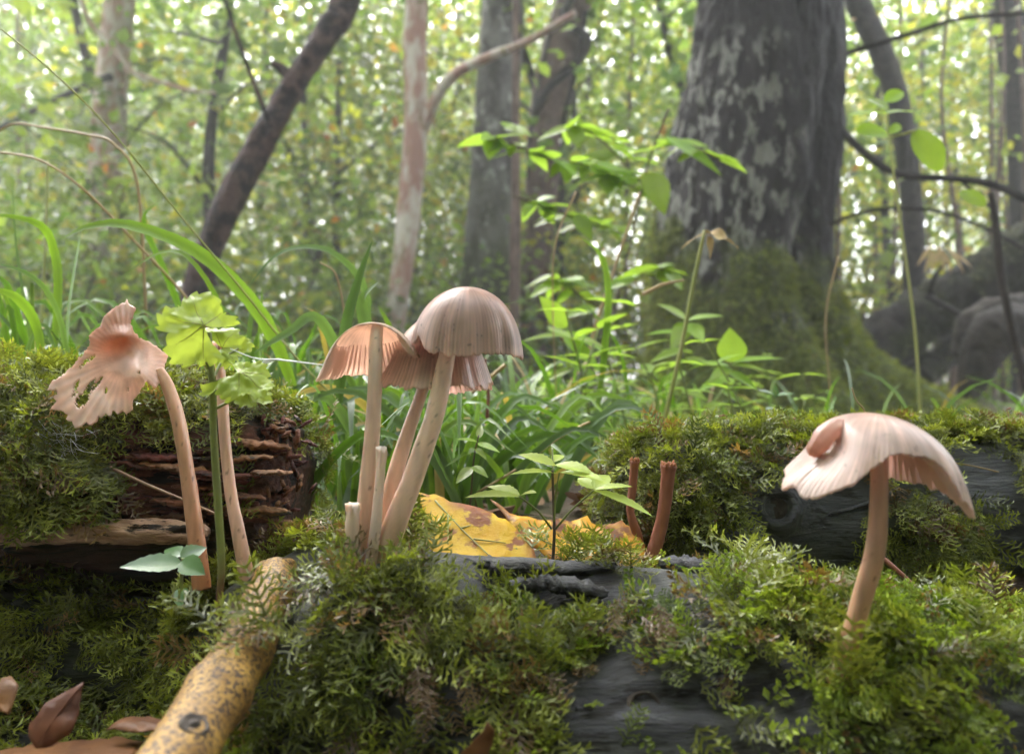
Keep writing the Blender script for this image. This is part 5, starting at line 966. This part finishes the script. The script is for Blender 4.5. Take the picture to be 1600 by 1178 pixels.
# ------------------------------------------------------------------ the wood behind: understorey trees
def under_proto(seed, n_spray, per, ls, yel, tall=5.2, lab=''):
    g = np.random.default_rng(seed); t = thing('understorey_tree', lab, 'tree', (0, 0, -80), 'understorey trees')
    p = smooth([(0, 0, -.1), (g.normal(0, .1), g.normal(0, .1), tall * .3), (g.normal(0, .25), g.normal(0, .25), tall * .65), (g.normal(0, .35), g.normal(0, .35), tall)], 40)
    v, f = tube(p, np.linspace(.055, .012, 40), 10, trunk_disp(.008, 12, seed)); o_ = obj('trunk', v, f, M['bark_dark'], attrs={'moss': np.zeros(len(v))}); o_.parent = t
    for k in range(7):
        q = p[int(8 + 4 * k)]; a = g.uniform(0, 6.28); l = g.uniform(.6, 1.3); e = q + np.array((math.cos(a) * l, math.sin(a) * l, g.uniform(.1, .6)))
        v, f = tube(smooth([q, (q + e) / 2 + (0, 0, .1), e], 12), np.linspace(.016, .004, 12), 6); b = obj('branch', v, f, M['bark_dark'], attrs={'moss': np.zeros(len(v))}); b.parent = t
    v, f, C = leaf_cloud(n_spray, per, (0, 0, tall * .58), (1.5, 1.5, tall * .46), ls, seed, yel=yel); o_ = obj('crown', v, f, M['leafcloud'], attrs={'Col': C}, smoothf=False); o_.parent = t
    return t
UL = ['green leafy understorey tree in the wood behind the clearing', 'yellowing leafy understorey tree in the wood behind the clearing', 'thin-crowned understorey tree letting the sky through in the wood behind']
up_ = [under_proto(101, 330, 9, .125, .10, lab=UL[0]), under_proto(102, 720, 9, .066, .06, lab=UL[0]), under_proto(103, 480, 9, .095, .40, lab=UL[1]), under_proto(104, 260, 9, .085, .20, lab=UL[2])]
up_.append(under_proto(105, 3300, 8, .060, .12, 6.0, lab='dense broad green tree closing the hazy wood'))
used = [False] * 5; g = np.random.default_rng(110)
def place(protos_, flags, i, loc, rz, sc):
    if not flags[i]: flags[i] = True; o_ = protos_[i]; o_.location = loc; o_.rotation_euler = (0, 0, rz); o_.scale = sc
    else: dup(protos_[i], loc, rz, sc)
n_u = 0
for d0, d1_, cnt in ((4.6, 6.5, 9), (6.5, 9, 15), (9, 13, 18), (13, 19, 16), (19, 30, 14)):
    for k in range(cnt):
        d = g.uniform(d0, d1_); px = -250 + 2100 * (k + g.uniform(-.1, 1.1)) / cnt
        if d < 8 and 930 < px < 1010: px += 120
        right = px > 1290
        if right and g.random() < .15: continue
        if d > 8 and (905 < px < 1000 or 535 < px < 600): continue
        if d < 7 and right and g.random() < .5: continue
        i = int(g.choice(4, p=(.38, .37, .2, .05) if px < 900 else (.15, .15, .35, .35)))
        sc = d / 8.5 * g.uniform(.8, 1.25); sc = min(max(sc, .85), 2.6); x = (px - 800) / F * d
        place(up_, used, i, (x, d, float(gz(x, d)) - .03), g.uniform(0, 6.28), (sc, sc, sc * g.uniform(.9, 1.15))); n_u += 1
for k in range(22):
    px = -240 + 2050 * (k + g.uniform(.2, .8)) / 22; d = g.uniform(17, 29); x = (px - 800) / F * d
    if 890 < px < 1010: continue
    sc = d / 15.0 * g.uniform(.85, 1.15) * (.62 if px > 1250 else 1); place(up_, used, 4, (x, d, float(gz(x, d)) - .1), g.uniform(0, 6.28), (sc, sc, sc))
# shrubs low down
def shrub_proto(seed, lab, yel):
    g = np.random.default_rng(seed); t = thing('shrub', lab, 'shrub', (0, 0, -80), 'shrubs under the trees')
    for k in range(5):
        a = g.uniform(0, 6.28); e = np.array((math.cos(a) * .35, math.sin(a) * .35, g.uniform(.5, .9))); v, f = tube(smooth([(0, 0, -.03), e * .5 + (0, 0, .1), e], 10), np.linspace(.010, .004, 10), 5); b = obj('stem', v, f, M['twig_dark']); b.parent = t
    v, f, C = leaf_cloud(190, 9, (0, 0, .52), (.62, .62, .50), .05, seed, yel=yel); o_ = obj('crown', v, f, M['leafcloud'], attrs={'Col': C}, smoothf=False); o_.parent = t
    return t
sh = [shrub_proto(121, 'low green leafy shrub under the trees', .06), shrub_proto(122, 'low yellow green leafy shrub under the trees', .28)]; us = [False, False]
for k in range(96):
    d = math.exp(g.uniform(math.log(3.0), math.log(13))); px = g.uniform(-150, 1750); x = (px - 800) / F * d
    if d < 4.2 and (980 < px < 1460 or 250 < px < 480 or 560 < px < 900): continue
    if px > 1300 and d < 5.2: continue
    sc = g.uniform(.6, 1.15) * (1 + d / 16); place(sh, us, int(px > 820 or g.random() < .25), (x, d, float(gz(x, d)) - .03), g.uniform(0, 6.28), (sc, sc, sc))
# thin bare stems
sp_ = thing('thin_sapling', 'thin bare sapling stem among the trees', 'sapling', (0, 0, 0), 'thin bare saplings'); p = smooth([(0, 0, -.1), (.05, .02, 1.2), (-.04, .05, 2.6), (.12, 0, 4.4)], 24); v, f = tube(p, np.linspace(.020, .006, 24), 7); o_ = obj('stem', v, f, M['bark_brown']); o_.parent = sp_
for k in range(34):
    d = g.uniform(4.5, 10); px = g.choice((g.uniform(1290, 1600), g.uniform(-50, 1290)), p=(.6, .4)); x = (px - 800) / F * d; loc = (x, d, float(gz(x, d))); sc = (g.uniform(.7, 1.3),) * 2 + (g.uniform(.8, 1.5),)
    if k == 0: sp_.location = loc; sp_.scale = sc
    else: dup(sp_, loc, g.uniform(0, 6.28), sc)
# unseen trees added behind and beside the camera to dim the front light
for k in range(13):
    a = R(84 + 192 * k / 12.0 + g.uniform(-5, 5)); d = g.uniform(2.6, 4.2); x, y = d * math.sin(a), d * math.cos(a)
    sc = g.uniform(.92, 1.2); place(up_, used, 4, (x, y, float(gz(x, y)) - .05), g.uniform(0, 6.28), (sc, sc, sc))

for k in range(30):  # unseen shrubs, added to block low sky light from behind the camera
    a = R(78 + 204 * (k % 15) / 14.0 + g.uniform(-5, 5)); d = (g.uniform(2.2, 3.4) if k < 15 else g.uniform(4.5, 7)); x, y = d * math.sin(a), d * math.cos(a); sc = g.uniform(1.5, 2.1) * (1 if k < 15 else 1.7)
    place(sh, us, 0, (x, y, float(gz(x, y)) - .03), g.uniform(0, 6.28), (sc, sc, sc))

# ------------------------------------------------------------------ air
hz = bpy.data.meshes.new('haze'); a, b, zt, zb = 93, 94, 18, -2
vv = [(-a, -a, zb), (a, -a, zb), (a, b, zb), (-a, b, zb), (-a, -a, zt), (a, -a, zt), (a, b, zt), (-a, b, zt)]
hz.from_pydata(vv, [], [(0, 3, 2, 1), (4, 5, 6, 7), (0, 1, 5, 4), (1, 2, 6, 5), (2, 3, 7, 6), (3, 0, 4, 7)])
hm = bpy.data.materials.new('haze'); hm.use_nodes = True; t_ = hm.node_tree; t_.nodes.clear()
pv = t_.nodes.new('ShaderNodeVolumePrincipled'); pv.inputs['Color'].default_value = (.95, .97, 1, 1); pv.inputs['Density'].default_value = .0085; pv.inputs['Anisotropy'].default_value = .3
oo = t_.nodes.new('ShaderNodeOutputMaterial'); t_.links.new(pv.outputs[0], oo.inputs['Volume']); hz.materials.append(hm)
ho = bpy.data.objects.new('haze', hz); COL.objects.link(ho); tag(ho, 'pale damp haze hanging in the wood', 'haze', kind='stuff')
